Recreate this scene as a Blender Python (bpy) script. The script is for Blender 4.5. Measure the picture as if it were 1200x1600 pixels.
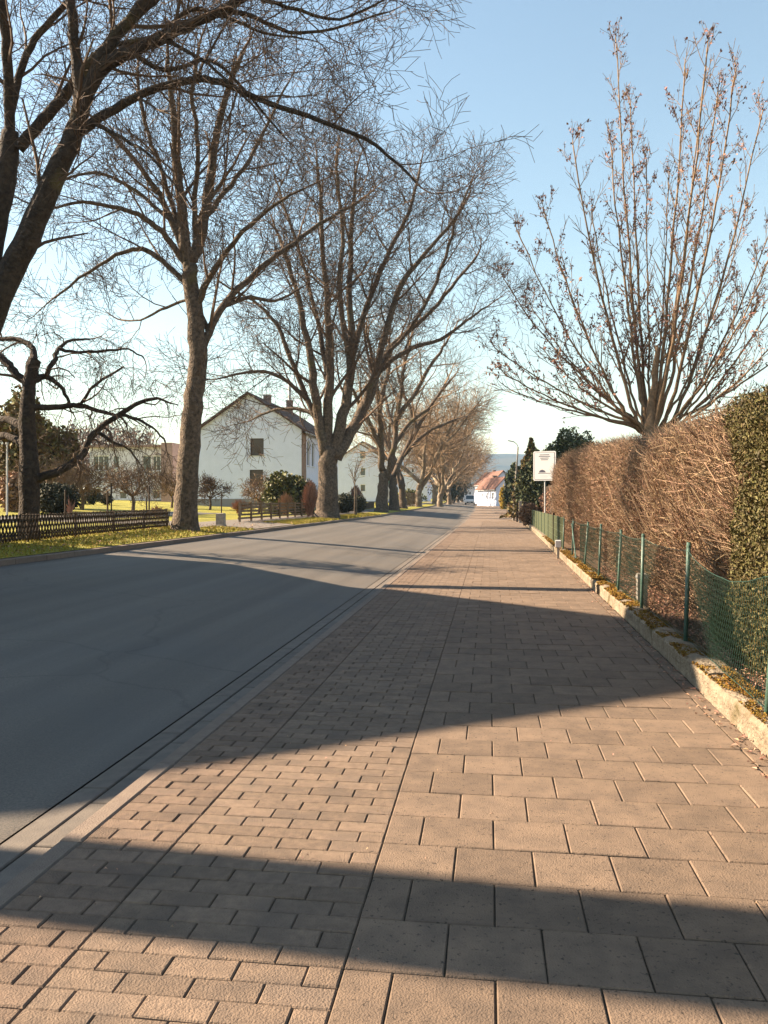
import bpy, math, random
from mathutils import Vector, Matrix, noise
random.seed(7)
R = math.radians
sc = bpy.context.scene
col = sc.collection
for o in list(bpy.data.objects): bpy.data.objects.remove(o)

# ------------------------------------------------------------------ camera, sky, sun, exposure
F = 1270.0; CX = 600.0; HY = 785.0; H = 1.39; YAW = math.atan(164/F)
cam_d = bpy.data.cameras.new('camera'); cam = bpy.data.objects.new('camera', cam_d); col.objects.link(cam)
cam.location = (0, 0, H); cam.rotation_euler = (R(90), 0, YAW)
cam_d.sensor_fit = 'VERTICAL'; cam_d.sensor_height = 36; cam_d.lens = F/1600*36
cam_d.shift_y = -(800-HY)/1600; cam_d.clip_end = 9000; cam_d.clip_start = .05
sc.camera = cam
sc.render.resolution_x = 768; sc.render.resolution_y = 1024
SUN_EL = 31.0; SK = -0.09                      # shadows run to (1, SK)
shadow_dir = Vector((1, SK, 0)).normalized()
sund = Vector((-shadow_dir.x*math.cos(R(SUN_EL)), -shadow_dir.y*math.cos(R(SUN_EL)), math.sin(R(SUN_EL))))
sun_d = bpy.data.lights.new('sun', 'SUN'); sun_d.energy = 5.0; sun_d.angle = R(0.53); sun_d.color = (1, .79, .56)
sun = bpy.data.objects.new('sun', sun_d); col.objects.link(sun)
sun.rotation_euler = sund.to_track_quat('Z', 'Y').to_euler(); sun.location = (-30, 10, 40)
w = bpy.data.worlds.new('World'); sc.world = w; w.use_nodes = True
wn = w.node_tree.nodes; wl = w.node_tree.links
bg = wn['Background']; bg.inputs[1].default_value = 0.05
sky = wn.new('ShaderNodeTexSky'); sky.sky_type = 'NISHITA'; sky.sun_disc = False
sky.sun_elevation = R(SUN_EL); sky.sun_rotation = math.atan2(sund.x, sund.y)
sky.air_density = 1.45; sky.dust_density = 0.5; sky.ozone_density = 0.75; sky.altitude = 100
tint = wn.new('ShaderNodeMixRGB'); tint.blend_type = 'MULTIPLY'; tint.inputs[0].default_value = 1; tint.inputs[2].default_value = (1.10, 1.08, 1.01, 1)
wl.new(sky.outputs[0], tint.inputs[1]); wl.new(tint.outputs[0], bg.inputs[0])
sc.view_settings.view_transform = 'Standard'; sc.view_settings.look = 'None'
sc.view_settings.exposure = 2.15; sc.view_settings.gamma = 1

# ------------------------------------------------------------------ helpers
SY, CY = math.sin(YAW), math.cos(YAW)
def W(px, py, zc):                              # photograph pixel at a distance -> point of the place
    xc = (px-CX)/F*zc
    return Vector((zc*-SY + xc*CY, zc*CY + xc*SY, H + (HY-py)/F*zc))
def proj(v):
    zc = -v[0]*SY + v[1]*CY; xc = v[0]*CY + v[1]*SY
    return CX+F*xc/zc, HY+F*(H-v[2])/zc, zc

def rise(y): return .008*min(max(0, y-60), 260)
def bend(y): return -.00012*min(max(0, y-80), 420)**2

class MB:
    def __init__(s): s.v = []; s.f = []; s.m = []
    def poly(s, pts, mi=0):
        n = len(s.v); s.v += [tuple(p) for p in pts]; s.f.append(tuple(range(n, n+len(pts)))); s.m.append(mi)
    def box(s, a, b, mi=0, bev=0):
        x0, y0, z0 = a; x1, y1, z1 = b; n = len(s.v)
        if bev <= 0:
            s.v += [(x0,y0,z0),(x1,y0,z0),(x1,y1,z0),(x0,y1,z0),(x0,y0,z1),(x1,y0,z1),(x1,y1,z1),(x0,y1,z1)]
            fs = [(0,3,2,1),(4,5,6,7),(0,1,5,4),(1,2,6,5),(2,3,7,6),(3,0,4,7)]
        else:
            e = bev
            s.v += [(x0,y0,z0),(x1,y0,z0),(x1,y1,z0),(x0,y1,z0),(x0,y0,z1-e),(x1,y0,z1-e),(x1,y1,z1-e),(x0,y1,z1-e),
                    (x0+e,y0+e,z1),(x1-e,y0+e,z1),(x1-e,y1-e,z1),(x0+e,y1-e,z1)]
            fs = [(0,1,5,4),(1,2,6,5),(2,3,7,6),(3,0,4,7),(4,5,9,8),(5,6,10,9),(6,7,11,10),(7,4,8,11),(8,9,10,11)]
        for f in fs: s.f.append(tuple(n+i for i in f)); s.m.append(mi)
    def bar(s, a, b, wd, th, up=(0,0,1), mi=0):      # board from a to b
        a = Vector(a); b = Vector(b); d = (b-a).normalized(); u = Vector(up); sd = d.cross(u)
        if sd.length < 1e-4: sd = Vector((1,0,0))
        sd.normalize(); u = sd.cross(d)
        n = len(s.v)
        for p in (a, b):
            for i, j in ((-1,-1),(1,-1),(1,1),(-1,1)): s.v.append(tuple(p+sd*i*wd/2+u*j*th/2))
        for f in [(0,1,2,3),(7,6,5,4),(0,4,5,1),(1,5,6,2),(2,6,7,3),(3,7,4,0)]: s.f.append(tuple(n+i for i in f)); s.m.append(mi)
    def tube(s, pts, rads, k=3, mi=0, cap=False):
        n0 = len(s.v); L = len(pts); ca = [(math.cos(2*math.pi*i/k), math.sin(2*math.pi*i/k)) for i in range(k)]
        ref = None
        for i in range(L):
            d = (pts[min(i+1, L-1)]-pts[max(i-1, 0)])
            if d.length < 1e-9: d = Vector((0,0,1))
            d.normalize()
            if ref is None:
                ref = Vector((1,0,0)) if abs(d.x) < .7 else Vector((0,1,0))
            u = ref - d*ref.dot(d)
            if u.length < 1e-6: u = d.orthogonal()
            u.normalize(); ref = u; v = d.cross(u); r = rads[i]; p = pts[i]
            for c, q in ca: s.v.append((p.x+r*(u.x*c+v.x*q), p.y+r*(u.y*c+v.y*q), p.z+r*(u.z*c+v.z*q)))
        for i in range(L-1):
            a = n0+i*k; b = a+k
            for j in range(k):
                j2 = (j+1) % k; s.f.append((a+j, a+j2, b+j2, b+j)); s.m.append(mi)
        if cap:
            s.f.append(tuple(n0+(L-1)*k+j for j in range(k))); s.m.append(mi)
            s.f.append(tuple(n0+k-1-j for j in range(k))); s.m.append(mi)
    def cyl(s, a, b, r0, r1=None, k=10, mi=0): s.tube([Vector(a), Vector(b)], [r0, r1 if r1 is not None else r0], k, mi, True)
    def mesh(s, name, mats, smooth=False):
        me = bpy.data.meshes.new(name); me.from_pydata(s.v, [], s.f)
        for m in (mats if isinstance(mats, (list, tuple)) else [mats]): me.materials.append(m)
        if any(s.m): me.polygons.foreach_set('material_index', s.m)
        if smooth: me.polygons.foreach_set('use_smooth', [True]*len(me.polygons))
        me.update(); return me
    def build(s, name, mats, parent=None, smooth=False, kind=None, loc=None):
        o = bpy.data.objects.new(name, s.mesh(name, mats, smooth)); col.objects.link(o)
        if parent: o.parent = parent
        if loc: o.location = loc
        if kind: o['kind'] = kind
        return o
def tag(o, label=None, cat=None, group=None, kind=None):
    if label: o['label'] = label
    if cat: o['category'] = cat
    if group: o['group'] = group
    if kind: o['kind'] = kind
    return o
def empty(name, loc, label=None, cat=None, group=None, rz=0):
    o = bpy.data.objects.new(name, None); col.objects.link(o); o.location = loc; o.rotation_euler = (0,0,rz); o.empty_display_size = .2
    return tag(o, label, cat, group)
def inst(name, me, parent, loc=(0,0,0), rot=(0,0,0), scale=None):
    o = bpy.data.objects.new(name, me); col.objects.link(o); o.parent = parent; o.location = loc; o.rotation_euler = rot
    if scale: o.scale = scale
    return o
KIDS = {}
def copy_tree(o, parent=None):
    c = o.copy(); col.objects.link(c); c.parent = parent
    for ch in o.children: copy_tree(ch, c)
    return c

# ------------------------------------------------------------------ materials
def mat(name, base, rough=.85, var=None, scale=5, bump=0, bscale=60, spec=.3, island=0, metal=0, detail=6, coord='Object', lo=.35, hi=.65, second=None, s2=1.0, t2=(.5,.7), hue=None, bdist=.01):
    m = bpy.data.materials.new(name); m.use_nodes = True; nt = m.node_tree; N = nt.nodes; L = nt.links
    b = N['Principled BSDF']; b.inputs['Roughness'].default_value = rough; b.inputs['Specular IOR Level'].default_value = spec
    b.inputs['Metallic'].default_value = metal
    if coord == 'World':
        g = N.new('ShaderNodeNewGeometry'); vec = g.outputs['Position']
    else:
        g = N.new('ShaderNodeTexCoord'); vec = g.outputs[coord]
    out = None
    c1 = (*base, 1)
    if var:
        nz = N.new('ShaderNodeTexNoise'); nz.inputs['Scale'].default_value = scale; nz.inputs['Detail'].default_value = detail; nz.inputs['Roughness'].default_value = .65
        L.new(vec, nz.inputs['Vector'])
        rp = N.new('ShaderNodeValToRGB'); rp.color_ramp.elements[0].position = lo; rp.color_ramp.elements[1].position = hi
        rp.color_ramp.elements[0].color = c1; rp.color_ramp.elements[1].color = (*var, 1)
        L.new(nz.outputs['Fac'], rp.inputs[0]); out = rp.outputs[0]
    if second:
        nz2 = N.new('ShaderNodeTexNoise'); nz2.inputs['Scale'].default_value = s2; nz2.inputs['Detail'].default_value = 5; L.new(vec, nz2.inputs['Vector'])
        mr = N.new('ShaderNodeMapRange'); mr.inputs[1].default_value = t2[0]; mr.inputs[2].default_value = t2[1]; L.new(nz2.outputs['Fac'], mr.inputs[0])
        mx = N.new('ShaderNodeMixRGB'); L.new(mr.outputs[0], mx.inputs[0])
        if out: L.new(out, mx.inputs[1])
        else: mx.inputs[1].default_value = c1
        mx.inputs[2].default_value = (*second, 1); out = mx.outputs[0]
    if island:
        ge = N.new('ShaderNodeNewGeometry'); oi = N.new('ShaderNodeObjectInfo')
        ad = N.new('ShaderNodeMath'); ad.operation = 'ADD'; L.new(ge.outputs['Random Per Island'], ad.inputs[0]); L.new(oi.outputs['Random'], ad.inputs[1])
        fr = N.new('ShaderNodeMath'); fr.operation = 'FRACT'; L.new(ad.outputs[0], fr.inputs[0])
        mr = N.new('ShaderNodeMapRange'); mr.inputs[3].default_value = 1-island; mr.inputs[4].default_value = 1+island; L.new(fr.outputs[0], mr.inputs[0])
        hs = N.new('ShaderNodeHueSaturation'); L.new(mr.outputs[0], hs.inputs['Value'])
        if hue:
            m2 = N.new('ShaderNodeMath'); m2.operation = 'MULTIPLY'; m2.inputs[1].default_value = 7.31; L.new(fr.outputs[0], m2.inputs[0])
            f2 = N.new('ShaderNodeMath'); f2.operation = 'FRACT'; L.new(m2.outputs[0], f2.inputs[0])
            mh = N.new('ShaderNodeMapRange'); mh.inputs[3].default_value = .5-hue; mh.inputs[4].default_value = .5+hue; L.new(f2.outputs[0], mh.inputs[0]); L.new(mh.outputs[0], hs.inputs['Hue'])
        if out: L.new(out, hs.inputs['Color'])
        else: hs.inputs['Color'].default_value = c1
        out = hs.outputs[0]
    if out: L.new(out, b.inputs['Base Color'])
    else: b.inputs['Base Color'].default_value = c1
    if bump:
        n3 = N.new('ShaderNodeTexNoise'); n3.inputs['Scale'].default_value = bscale; n3.inputs['Detail'].default_value = 4; L.new(vec, n3.inputs['Vector'])
        bp = N.new('ShaderNodeBump'); bp.inputs['Strength'].default_value = bump; bp.inputs['Distance'].default_value = bdist
        L.new(n3.outputs['Fac'], bp.inputs['Height']); L.new(bp.outputs[0], b.inputs['Normal'])
    return m
M = {}
M['slab'] = mat('slab_concrete', (.175,.124,.088), .9, (.118,.086,.064), 7, .8, 150, island=.13, second=(.05,.037,.028), s2=60, t2=(.60,.70), coord='World', bdist=.006)
M['brick'] = mat('paver_concrete', (.19,.136,.098), .92, (.13,.094,.07), 22, .8, 140, island=.15, second=(.12,.09,.07), s2=5, t2=(.48,.72), coord='World', bdist=.008)
M['brick_red'] = mat('paver_reddish', (.18,.125,.09), .92, (.125,.088,.066), 22, .8, 140, island=.17, second=(.11,.08,.062), s2=5, t2=(.48,.72), coord='World', bdist=.008)
M['kerb'] = mat('kerb_concrete', (.18,.14,.11), .9, (.145,.11,.09), 14, .7, 130, island=.08, coord='World', bdist=.006)
M['gutter'] = mat('gutter_concrete', (.135,.114,.096), .85, (.10,.086,.075), 10, .3, 120, island=.08, coord='World')
M['soil'] = mat('joint_soil', (.045,.034,.024), .95, (.085,.062,.035), 20, .6, 80, coord='World')
M['asphalt'] = mat('asphalt', (.128,.110,.093), .74, (.072,.065,.058), 80, .6, 180, spec=.3, second=(.088,.081,.075), s2=.5, t2=(.45,.7), coord='World', bdist=.004, detail=3)
nt = M['asphalt'].node_tree; N = nt.nodes; L = nt.links; pb = N['Principled BSDF']; src = pb.inputs['Base Color'].links[0].from_socket
g_ = N.new('ShaderNodeNewGeometry'); mp = N.new('ShaderNodeMapping'); mp.inputs['Scale'].default_value = (1.6, .035, 1); L.new(g_.outputs['Position'], mp.inputs[0])
nz = N.new('ShaderNodeTexNoise'); nz.inputs['Scale'].default_value = 1.3; nz.inputs['Detail'].default_value = 5; L.new(mp.outputs[0], nz.inputs['Vector'])
mr = N.new('ShaderNodeMapRange'); mr.inputs[1].default_value = .35; mr.inputs[2].default_value = .65; mr.inputs[3].default_value = .84; mr.inputs[4].default_value = 1.16; L.new(nz.outputs['Fac'], mr.inputs[0])
hs = N.new('ShaderNodeHueSaturation'); L.new(src, hs.inputs['Color']); L.new(mr.outputs[0], hs.inputs['Value'])
nd = N.new('ShaderNodeTexNoise'); nd.inputs['Scale'].default_value = .9; nd.inputs['Detail'].default_value = 6; L.new(g_.outputs['Position'], nd.inputs['Vector'])
md = N.new('ShaderNodeMixRGB'); md.blend_type = 'ADD'; md.inputs[0].default_value = .9; L.new(g_.outputs['Position'], md.inputs[1]); L.new(nd.outputs['Color'], md.inputs[2])
vo = N.new('ShaderNodeTexVoronoi'); vo.feature = 'DISTANCE_TO_EDGE'; vo.inputs['Scale'].default_value = .22; L.new(md.outputs[0], vo.inputs['Vector'])
mc = N.new('ShaderNodeMapRange'); mc.inputs[1].default_value = .001; mc.inputs[2].default_value = .006; mc.inputs[3].default_value = .82; mc.inputs[4].default_value = 1; L.new(vo.outputs['Distance'], mc.inputs[0])
h2n = N.new('ShaderNodeHueSaturation'); L.new(hs.outputs[0], h2n.inputs['Color']); L.new(mc.outputs[0], h2n.inputs['Value']); L.new(h2n.outputs[0], pb.inputs['Base Color'])
M['path'] = mat('path_asphalt', (.17,.145,.125), .9, (.14,.12,.10), 4, .3, 90, coord='World')
M['grass'] = mat('lawn_grass', (.20,.19,.022), .95, (.30,.26,.035), 1.3, 1.0, 25, second=(.13,.13,.02), s2=.35, t2=(.5,.68), coord='World', bdist=.06)
M['blade'] = mat('grass_blade', (.25,.205,.03), .8, island=.35, hue=.03)
M['litter_ground'] = mat('litter_ground', (.07,.045,.03), .95, (.16,.10,.06), 12, 1, 40, coord='World')
M['dead_leaf'] = mat('dead_leaf', (.31,.18,.12), .8, island=.45, hue=.025)
M['moss'] = mat('moss', (.15,.10,.015), .95, (.22,.11,.02), 30, 1, 120, coord='World', island=.25, hue=.02)
M['wall'] = mat('mossy_wall_concrete', (.27,.225,.165), .92, (.17,.13,.09), 9, 1, 45, second=(.09,.07,.03), s2=3.5, t2=(.56,.7), coord='World', bdist=.03)
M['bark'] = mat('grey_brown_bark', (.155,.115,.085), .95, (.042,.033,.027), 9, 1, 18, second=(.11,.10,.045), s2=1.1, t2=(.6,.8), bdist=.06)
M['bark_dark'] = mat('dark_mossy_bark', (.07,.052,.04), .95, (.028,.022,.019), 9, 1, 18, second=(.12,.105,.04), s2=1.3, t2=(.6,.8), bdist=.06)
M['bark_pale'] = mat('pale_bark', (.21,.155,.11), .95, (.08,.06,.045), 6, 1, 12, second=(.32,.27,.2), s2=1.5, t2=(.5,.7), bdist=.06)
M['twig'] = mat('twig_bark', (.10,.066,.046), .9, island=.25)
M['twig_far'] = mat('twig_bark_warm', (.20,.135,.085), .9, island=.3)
M['twig_maple'] = mat('maple_bark', (.24,.16,.095), .9, (.12,.082,.055), 12, .6, 40, island=.15)
M['seed'] = mat('maple_dry_leaf', (.22,.115,.085), .8, island=.45, hue=.02)
M['hedge_stick'] = mat('hedge_stick', (.25,.168,.108), .85, island=.75, hue=.02)
M['hedge_leaf'] = mat('hedge_dead_leaf', (.24,.135,.085), .85, island=.5, hue=.02)
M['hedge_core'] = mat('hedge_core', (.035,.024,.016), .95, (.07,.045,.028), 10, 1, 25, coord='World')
M['thuja'] = mat('thuja_leaf', (.088,.072,.024), .7, island=.5, hue=.03)
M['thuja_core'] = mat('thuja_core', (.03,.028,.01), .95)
M['conifer'] = mat('conifer_leaf', (.045,.055,.022), .75, island=.5, hue=.04)
M['conifer_warm'] = mat('conifer_leaf_warm', (.12,.09,.03), .75, island=.4, hue=.04)
M['rhodo'] = mat('evergreen_shrub_leaf', (.09,.09,.025), .6, island=.5, hue=.03)
M['pinkshrub'] = mat('reddish_shrub_twig', (.27,.155,.11), .85, island=.3)
M['brownshrub'] = mat('brown_shrub_twig', (.26,.16,.10), .85, island=.3)
M['yellowshrub'] = mat('yellow_shrub_leaf', (.35,.24,.03), .8, island=.4)
M['topiary'] = mat('topiary_leaf', (.035,.036,.02), .8, island=.4)
M['post_green'] = mat('green_fence_paint', (.022,.075,.055), .5, (.07,.11,.09), 22, .3, 90, spec=.5)
M['wire'] = mat('green_wire', (.014,.045,.032), .5, spec=.5)
M['olive_bar'] = mat('olive_fence_bar', (.06,.075,.035), .6)
M['dark_wood'] = mat('dark_stained_wood', (.035,.022,.014), .8, (.06,.04,.025), 10, .5, 60, island=.3)
M['mid_wood'] = mat('brown_wood', (.13,.085,.05), .85, (.20,.14,.09), 6, .5, 40, island=.25)
M['concrete'] = mat('grey_concrete', (.30,.27,.24), .9, (.2,.18,.16), 8, .6, 50)
M['steel'] = mat('galvanised_steel', (.42,.42,.42), .5, spec=.5, metal=.3)
M['white_wall'] = mat('white_render', (.68,.73,.90), .9, (.62,.67,.83), 1.2, .2, 60)
M['cream_wall'] = mat('cream_render', (.60,.60,.64), .9, (.52,.52,.56), 1.2, .2, 60)
M['pink_wall'] = mat('reddish_render', (.5,.30,.26), .9)
M['brick_wall'] = mat('brown_cladding', (.22,.15,.12), .9, (.30,.21,.17), 3, .4, 30)
M['plinth'] = mat('plinth_grey', (.22,.22,.23), .9)
M['roof_brown'] = mat('brown_roof_tile', (.05,.03,.024), .85, (.12,.07,.05), 8, 1, 9, second=(.25,.19,.14), s2=4, t2=(.58,.66), bdist=.1)
M['roof_red'] = mat('red_roof_tile', (.17,.085,.065), .85, (.13,.07,.055), 5, .6, 14, bdist=.05)
M['roof_dark'] = mat('dark_roof_tile', (.06,.06,.07), .8)
M['glass'] = mat('window_glass', (.03,.05,.055), .08, spec=.9)
M['glass_brown'] = mat('shuttered_window', (.07,.05,.038), .35, spec=.5)
M['frame_white'] = mat('window_frame_white', (.75,.75,.75), .5)
M['frame_dark'] = mat('window_frame_dark', (.05,.035,.03), .6)
M['sign_white'] = mat('sign_white', (.60,.60,.61), .45, spec=.5)
M['sign_print'] = mat('sign_print_grey', (.07,.07,.10), .6)
M['sign_print_pale'] = mat('sign_print_pale', (.55,.55,.58), .6)
M['sign_green'] = mat('sign_green', (.03,.30,.14), .6)
M['sign_red'] = mat('sign_red', (.55,.12,.10), .6)
M['paint_white'] = mat('car_paint_white', (.75,.76,.78), .25, spec=.6)
M['paint_beige'] = mat('car_paint_beige', (.55,.45,.28), .3, spec=.6)
M['rubber'] = mat('tyre_rubber', (.02,.02,.02), .8)
M['lamp_glass'] = mat('headlight_glass', (.7,.7,.7), .15, spec=.8)
M['plastic_black'] = mat('black_trim', (.02,.02,.022), .5)
M['hill'] = mat('wooded_hill', (.018,.026,.028), .95, (.032,.038,.036), .02, 0, second=(.055,.052,.04), s2=.006, t2=(.54,.64), coord='World')
M['hill_brown'] = mat('bare_wood_brown', (.14,.085,.06), .95, island=.3)
M['iron'] = mat('rusty_iron', (.10,.07,.05), .8)

# ------------------------------------------------------------------ the ground and the road
XK = -1.755; XG0 = -2.08; ZR = -.08            # near kerb edge, gutter edge, gutter level
XF = -8.04; ZF = .33                           # far kerb line and its road level
PROF = [(-2500, 3.0), (-60, 1.75), (-38, 1.5), (-30, 1.25), (-20, .86), (-15, .70), (-11, .60), (-9.5, .52), (-8.22, .44), (-8.2, .10),
        (-2.1, -.30), (-1.7, -.30), (1.5, -.25)]
def gz(x):
    for (a, za), (b, zb) in zip(PROF, PROF[1:]):
        if x <= b: return za+(zb-za)*(x-a)/(b-a) if x > a else za
    return .1
def wallx(y): return 1.43+.016*min(y, 60)
YS = [-20, 0] + [4*i for i in range(1, 20)] + [80+10*i for i in range(1, 30)] + [380, 450, 500, 700, 1200, 4000]
def rsh(x, y):                                  # bend the far street, leave far land alone
    return x+bend(y)*max(0, 1-abs(x)/120)
mb = MB(); xs = [p[0] for p in PROF]
right = [(1.52, None), (1.75, .06), (2.6, .09), (6, .12), (40, .2), (2500, 1.0)]
rows = []
for y in YS:
    r = [(rsh(x, y), y, z+rise(y)) for x, z in PROF[:-1]]
    wx = wallx(y)-1.43
    r += [(rsh(1.50+wx, y), y, -.25+rise(y)), (rsh(1.505+wx, y), y, .04+rise(y))] + [(rsh(x+wx, y), y, z+rise(y)) for x, z in right[1:]]
    rows.append(r)
nc = len(rows[0])
for r in rows: mb.v += r
for i in range(len(rows)-1):
    for j in range(nc-1):
        a = i*nc+j; mb.f.append((a, a+1, a+nc+1, a+nc))
        mb.m.append(1 if 8 <= j < nc-5 else (2 if nc-5 <= j < nc-2 else 0))
mb.build('ground', [M['grass'], M['soil'], M['litter_ground']], kind='structure')

def strip(name, m, xa, za, xb, zb, y0, y1, step=4, n=1, crown=0):
    mb = MB(); ys = []; y = y0
    while y < y1: ys.append(y); y += step if y < 100 else step*3
    ys.append(y1)
    for y in ys:
        for k in range(n+1):
            t = k/n; x = xa+(xb-xa)*t
            mb.v.append((rsh(x, y), y, za+(zb-za)*t+rise(y)+crown*4*t*(1-t)))
    for i in range(len(ys)-1):
        for k in range(n):
            a = i*(n+1)+k; mb.f.append((a, a+1, a+n+2, a+n+1)); mb.m.append(0)
    return mb.build(name, m, kind='structure', smooth=True)
road = strip('road', M['asphalt'], XF, ZF, XG0-.012, ZR, -20, 520, n=8, crown=.02)

pav = empty('pavement', (0, 0, 0)); pav['kind'] = 'structure'
JG = .005
def meshbox(name, w_, l, m, h=.06, bev=.004):
    b = MB(); b.box((-w_/2, -l/2, -h), (w_/2, l/2, 0), bev=bev); return b.mesh(name, m)
slab_m = meshbox('paving_slab', .30-JG, .30-JG, M['slab']); slab_h = meshbox('paving_slab', .15-JG, .30-JG, M['slab'])
brick_m = meshbox('paving_brick', .21-JG*.7, .10-JG*.6, M['brick'], bev=.004); brick_h = meshbox('paving_brick', .105-JG*.7, .10-JG*.6, M['brick'], bev=.005)
brick_r = meshbox('paving_brick', .1935-JG*.7, .10-JG*.6, M['brick_red'], bev=.005); brick_rh = meshbox('paving_brick', .0968-JG*.7, .10-JG*.6, M['brick_red'], bev=.005)
XS = -.43; XC = -1.27; XB = -1.657
pieces = []                                     # (kind, mesh or None, cx, cy, w, l, m)
y = 1.19; row = 0
while y < 60:
    half = (round((y-2.69)/.30) % 2 == 0)
    xe = wallx(y+.15)-.10; x = XS
    ws = [.15] if half else []
    while x < xe-.02:
        wd = ws.pop(0) if ws else .30
        if x+wd > xe-.06: wd = xe-x
        if wd > .05:
            me = slab_m if abs(wd-.3) < 1e-6 else (slab_h if abs(wd-.15) < 1e-6 else None)
            pieces.append(('slab', me, x+wd/2, y+.15, wd, .30))
        x += wd
    y += .30
sl = sorted(pieces, key=lambda p: p[3])
b_pieces = []
y = 1.19; k = 0
while y < 42:
    if k % 2: lay = [.105, .21, .21, .21, .105]
    else: lay = [.21]*4
    x = XC
    for wd in lay: b_pieces.append(('brick', brick_m if wd > .15 else brick_h, x+wd/2, y+.05, wd, .10)); x += wd
    lay = [.1935, .1935] if k % 2 else [.0968, .1935, .0967]
    x = XB
    for wd in lay: b_pieces.append(('brickr', brick_r if wd > .15 else brick_rh, x+wd/2, y+.05, wd, .10)); x += wd
    y += .10; k += 1
def place(pcs, nm, limit, mats):
    vis = []; rest = []
    for p in pcs:
        px, py, zc = proj((p[2], p[3], 0))
        if len(vis) < limit and -60 < px < 1260 and py < 1680: vis.append(p)
        else: rest.append(p)
    for p in vis:
        dz = random.gauss(0, .0012); rt = (random.gauss(0, .003), random.gauss(0, .004), random.gauss(0, .004))
        me = p[1]
        if me is None:
            b = MB(); b.box((-p[4]/2+JG/2, -p[5]/2+JG/2, -.06), (p[4]/2-JG/2, p[5]/2-JG/2, 0), bev=.004); me = b.mesh(nm, M['slab'])
        inst(nm, me, pav, (p[2], p[3], dz), rt)
    b = MB()
    for p in rest:
        dz = random.gauss(0, .0014)
        g = JG if p[0] == 'slab' else JG*.65
        xx = bend(p[3])
        n0 = len(b.v)
        b.box((p[2]-p[4]/2+g/2+xx, p[3]-p[5]/2+g/2, -.05+rise(p[3])), (p[2]+p[4]/2-g/2+xx, p[3]+p[5]/2-g/2, dz+rise(p[3])), 1 if p[0] == 'brickr' else 0, bev=.004)
    b.build(nm+'_field', mats, pav, kind='stuff')
place(sl, 'paving_slab', 300, [M['slab']])
place(sorted(b_pieces, key=lambda p: p[3]), 'paving_brick', 300, [M['brick'], M['brick_red']])
b = MB()                                        # joint bed under the pavers, slab edge filler and the far surface
for i in range(len(YS)-1):
    y0, y1 = YS[i], YS[i+1]
    if y1 > 60.5: break
    b.poly([(XB-.002, y0, -.009), (wallx(y0)+.05, y0, -.009), (wallx(y1)+.05, y1, -.009), (XB-.002, y1, -.009)])
b.build('joint_sand', M['soil'], pav)
far = strip('far_pavement', M['brick'], XB, -.002, 2.35, -.002, 60, 520, n=2); far.location.z = .0
farb = strip('far_cycle_path', M['brick'], XB, .0, XS-.01, .0, 42, 60.01, n=1)
for o in (far, farb): o.parent = pav; del o['kind']
# edging strip along the wall (narrow cut stones)
b = MB(); y = 1.2; k = 0
while y < 40:
    x0 = wallx(y)-.092; b2 = MB()
    L = .30
    n = [(x0, y+.004, -.05), (wallx(y)-.004, y+.004, -.05), (wallx(y+L)-.004, y+L-.004, -.05), (wallx(y+L)-.092, y+L-.004, -.05)]
    tgt = b
    base = len(tgt.v); tgt.v += n + [(p[0], p[1], .001+random.gauss(0, .002)) for p in n]
    for f in [(4,5,6,7),(0,1,5,4),(1,2,6,5),(2,3,7,6),(3,0,4,7)]: tgt.f.append(tuple(base+i for i in f)); tgt.m.append(0)
    y += L; k += 1
b.build('edge_strip', M['slab'], pav, kind='stuff')

# near kerb and gutter stones
kerb = empty('kerb', (XK, 2, 0)); kerb['kind'] = 'structure'
gut = empty('gutter', (XG0, 2, ZR)); gut['kind'] = 'structure'
b = MB(); b.box((0, .004, -.16), (.095, .996, 0), bev=.008); km = b.mesh('kerb_stone', M['kerb'])
b = MB(); b.box((0, .007, -.06), (.143, .993, 0), bev=.005); gm = b.mesh('gutter_stone', M['gutter'])
b = MB(); b.box((0, .006, -.06), (.155, .494, 0), bev=.005); gm2 = b.mesh('gutter_stone', M['gutter'])
for i in range(58):
    y = 1.0+i*1.0+.15
    inst('kerb_stone', km, kerb, (XK-kerb.location.x, y-2, random.gauss(0, .001)), (0, 0, random.gauss(0, .001)))
    inst('gutter_stone', gm, gut, (XG0-gut.location.x, y-2-.2, .002), (0, -.03, 0))
    inst('gutter_stone', gm2, gut, (-1.928-gut.location.x, y-2+.1, 0.004), (0, -.02, 0)); inst('gutter_stone', gm2, gut, (-1.928-gut.location.x, y-2+.6, 0.003), (0, -.02, 0))
for nm, m, xa, za, xb, zb, par in (('far_kerb_run', M['kerb'], XK, 0, XB, 0, kerb), ('far_gutter_run', M['gutter'], XG0, ZR+.004, XK-.001, ZR+.004, gut)):
    b = MB()
    for i in range(len(YS)-1):
        y0, y1 = YS[i], YS[i+1]
        y0 = max(y0, 59.15)
        if y1 <= 59.15 or y0 > 510: continue
        b.poly([(rsh(xa, y0)-par.location.x, y0-2, za+rise(y0)-par.location.z), (rsh(xb, y0)-par.location.x, y0-2, zb+rise(y0)-par.location.z), (rsh(xb, y1)-par.location.x, y1-2, zb+rise(y1)-par.location.z), (rsh(xa, y1)-par.location.x, y1-2, za+rise(y1)-par.location.z)])
        if nm == 'far_kerb_run':
            b.poly([(rsh(xa, y0)-par.location.x, y0-2, za-.1+rise(y0)), (rsh(xa, y0)-par.location.x, y0-2, rise(y0)), (rsh(xa, y1)-par.location.x, y1-2, rise(y1)), (rsh(xa, y1)-par.location.x, y1-2, -.1+rise(y1))])
    b.build(nm, m, par)
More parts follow.
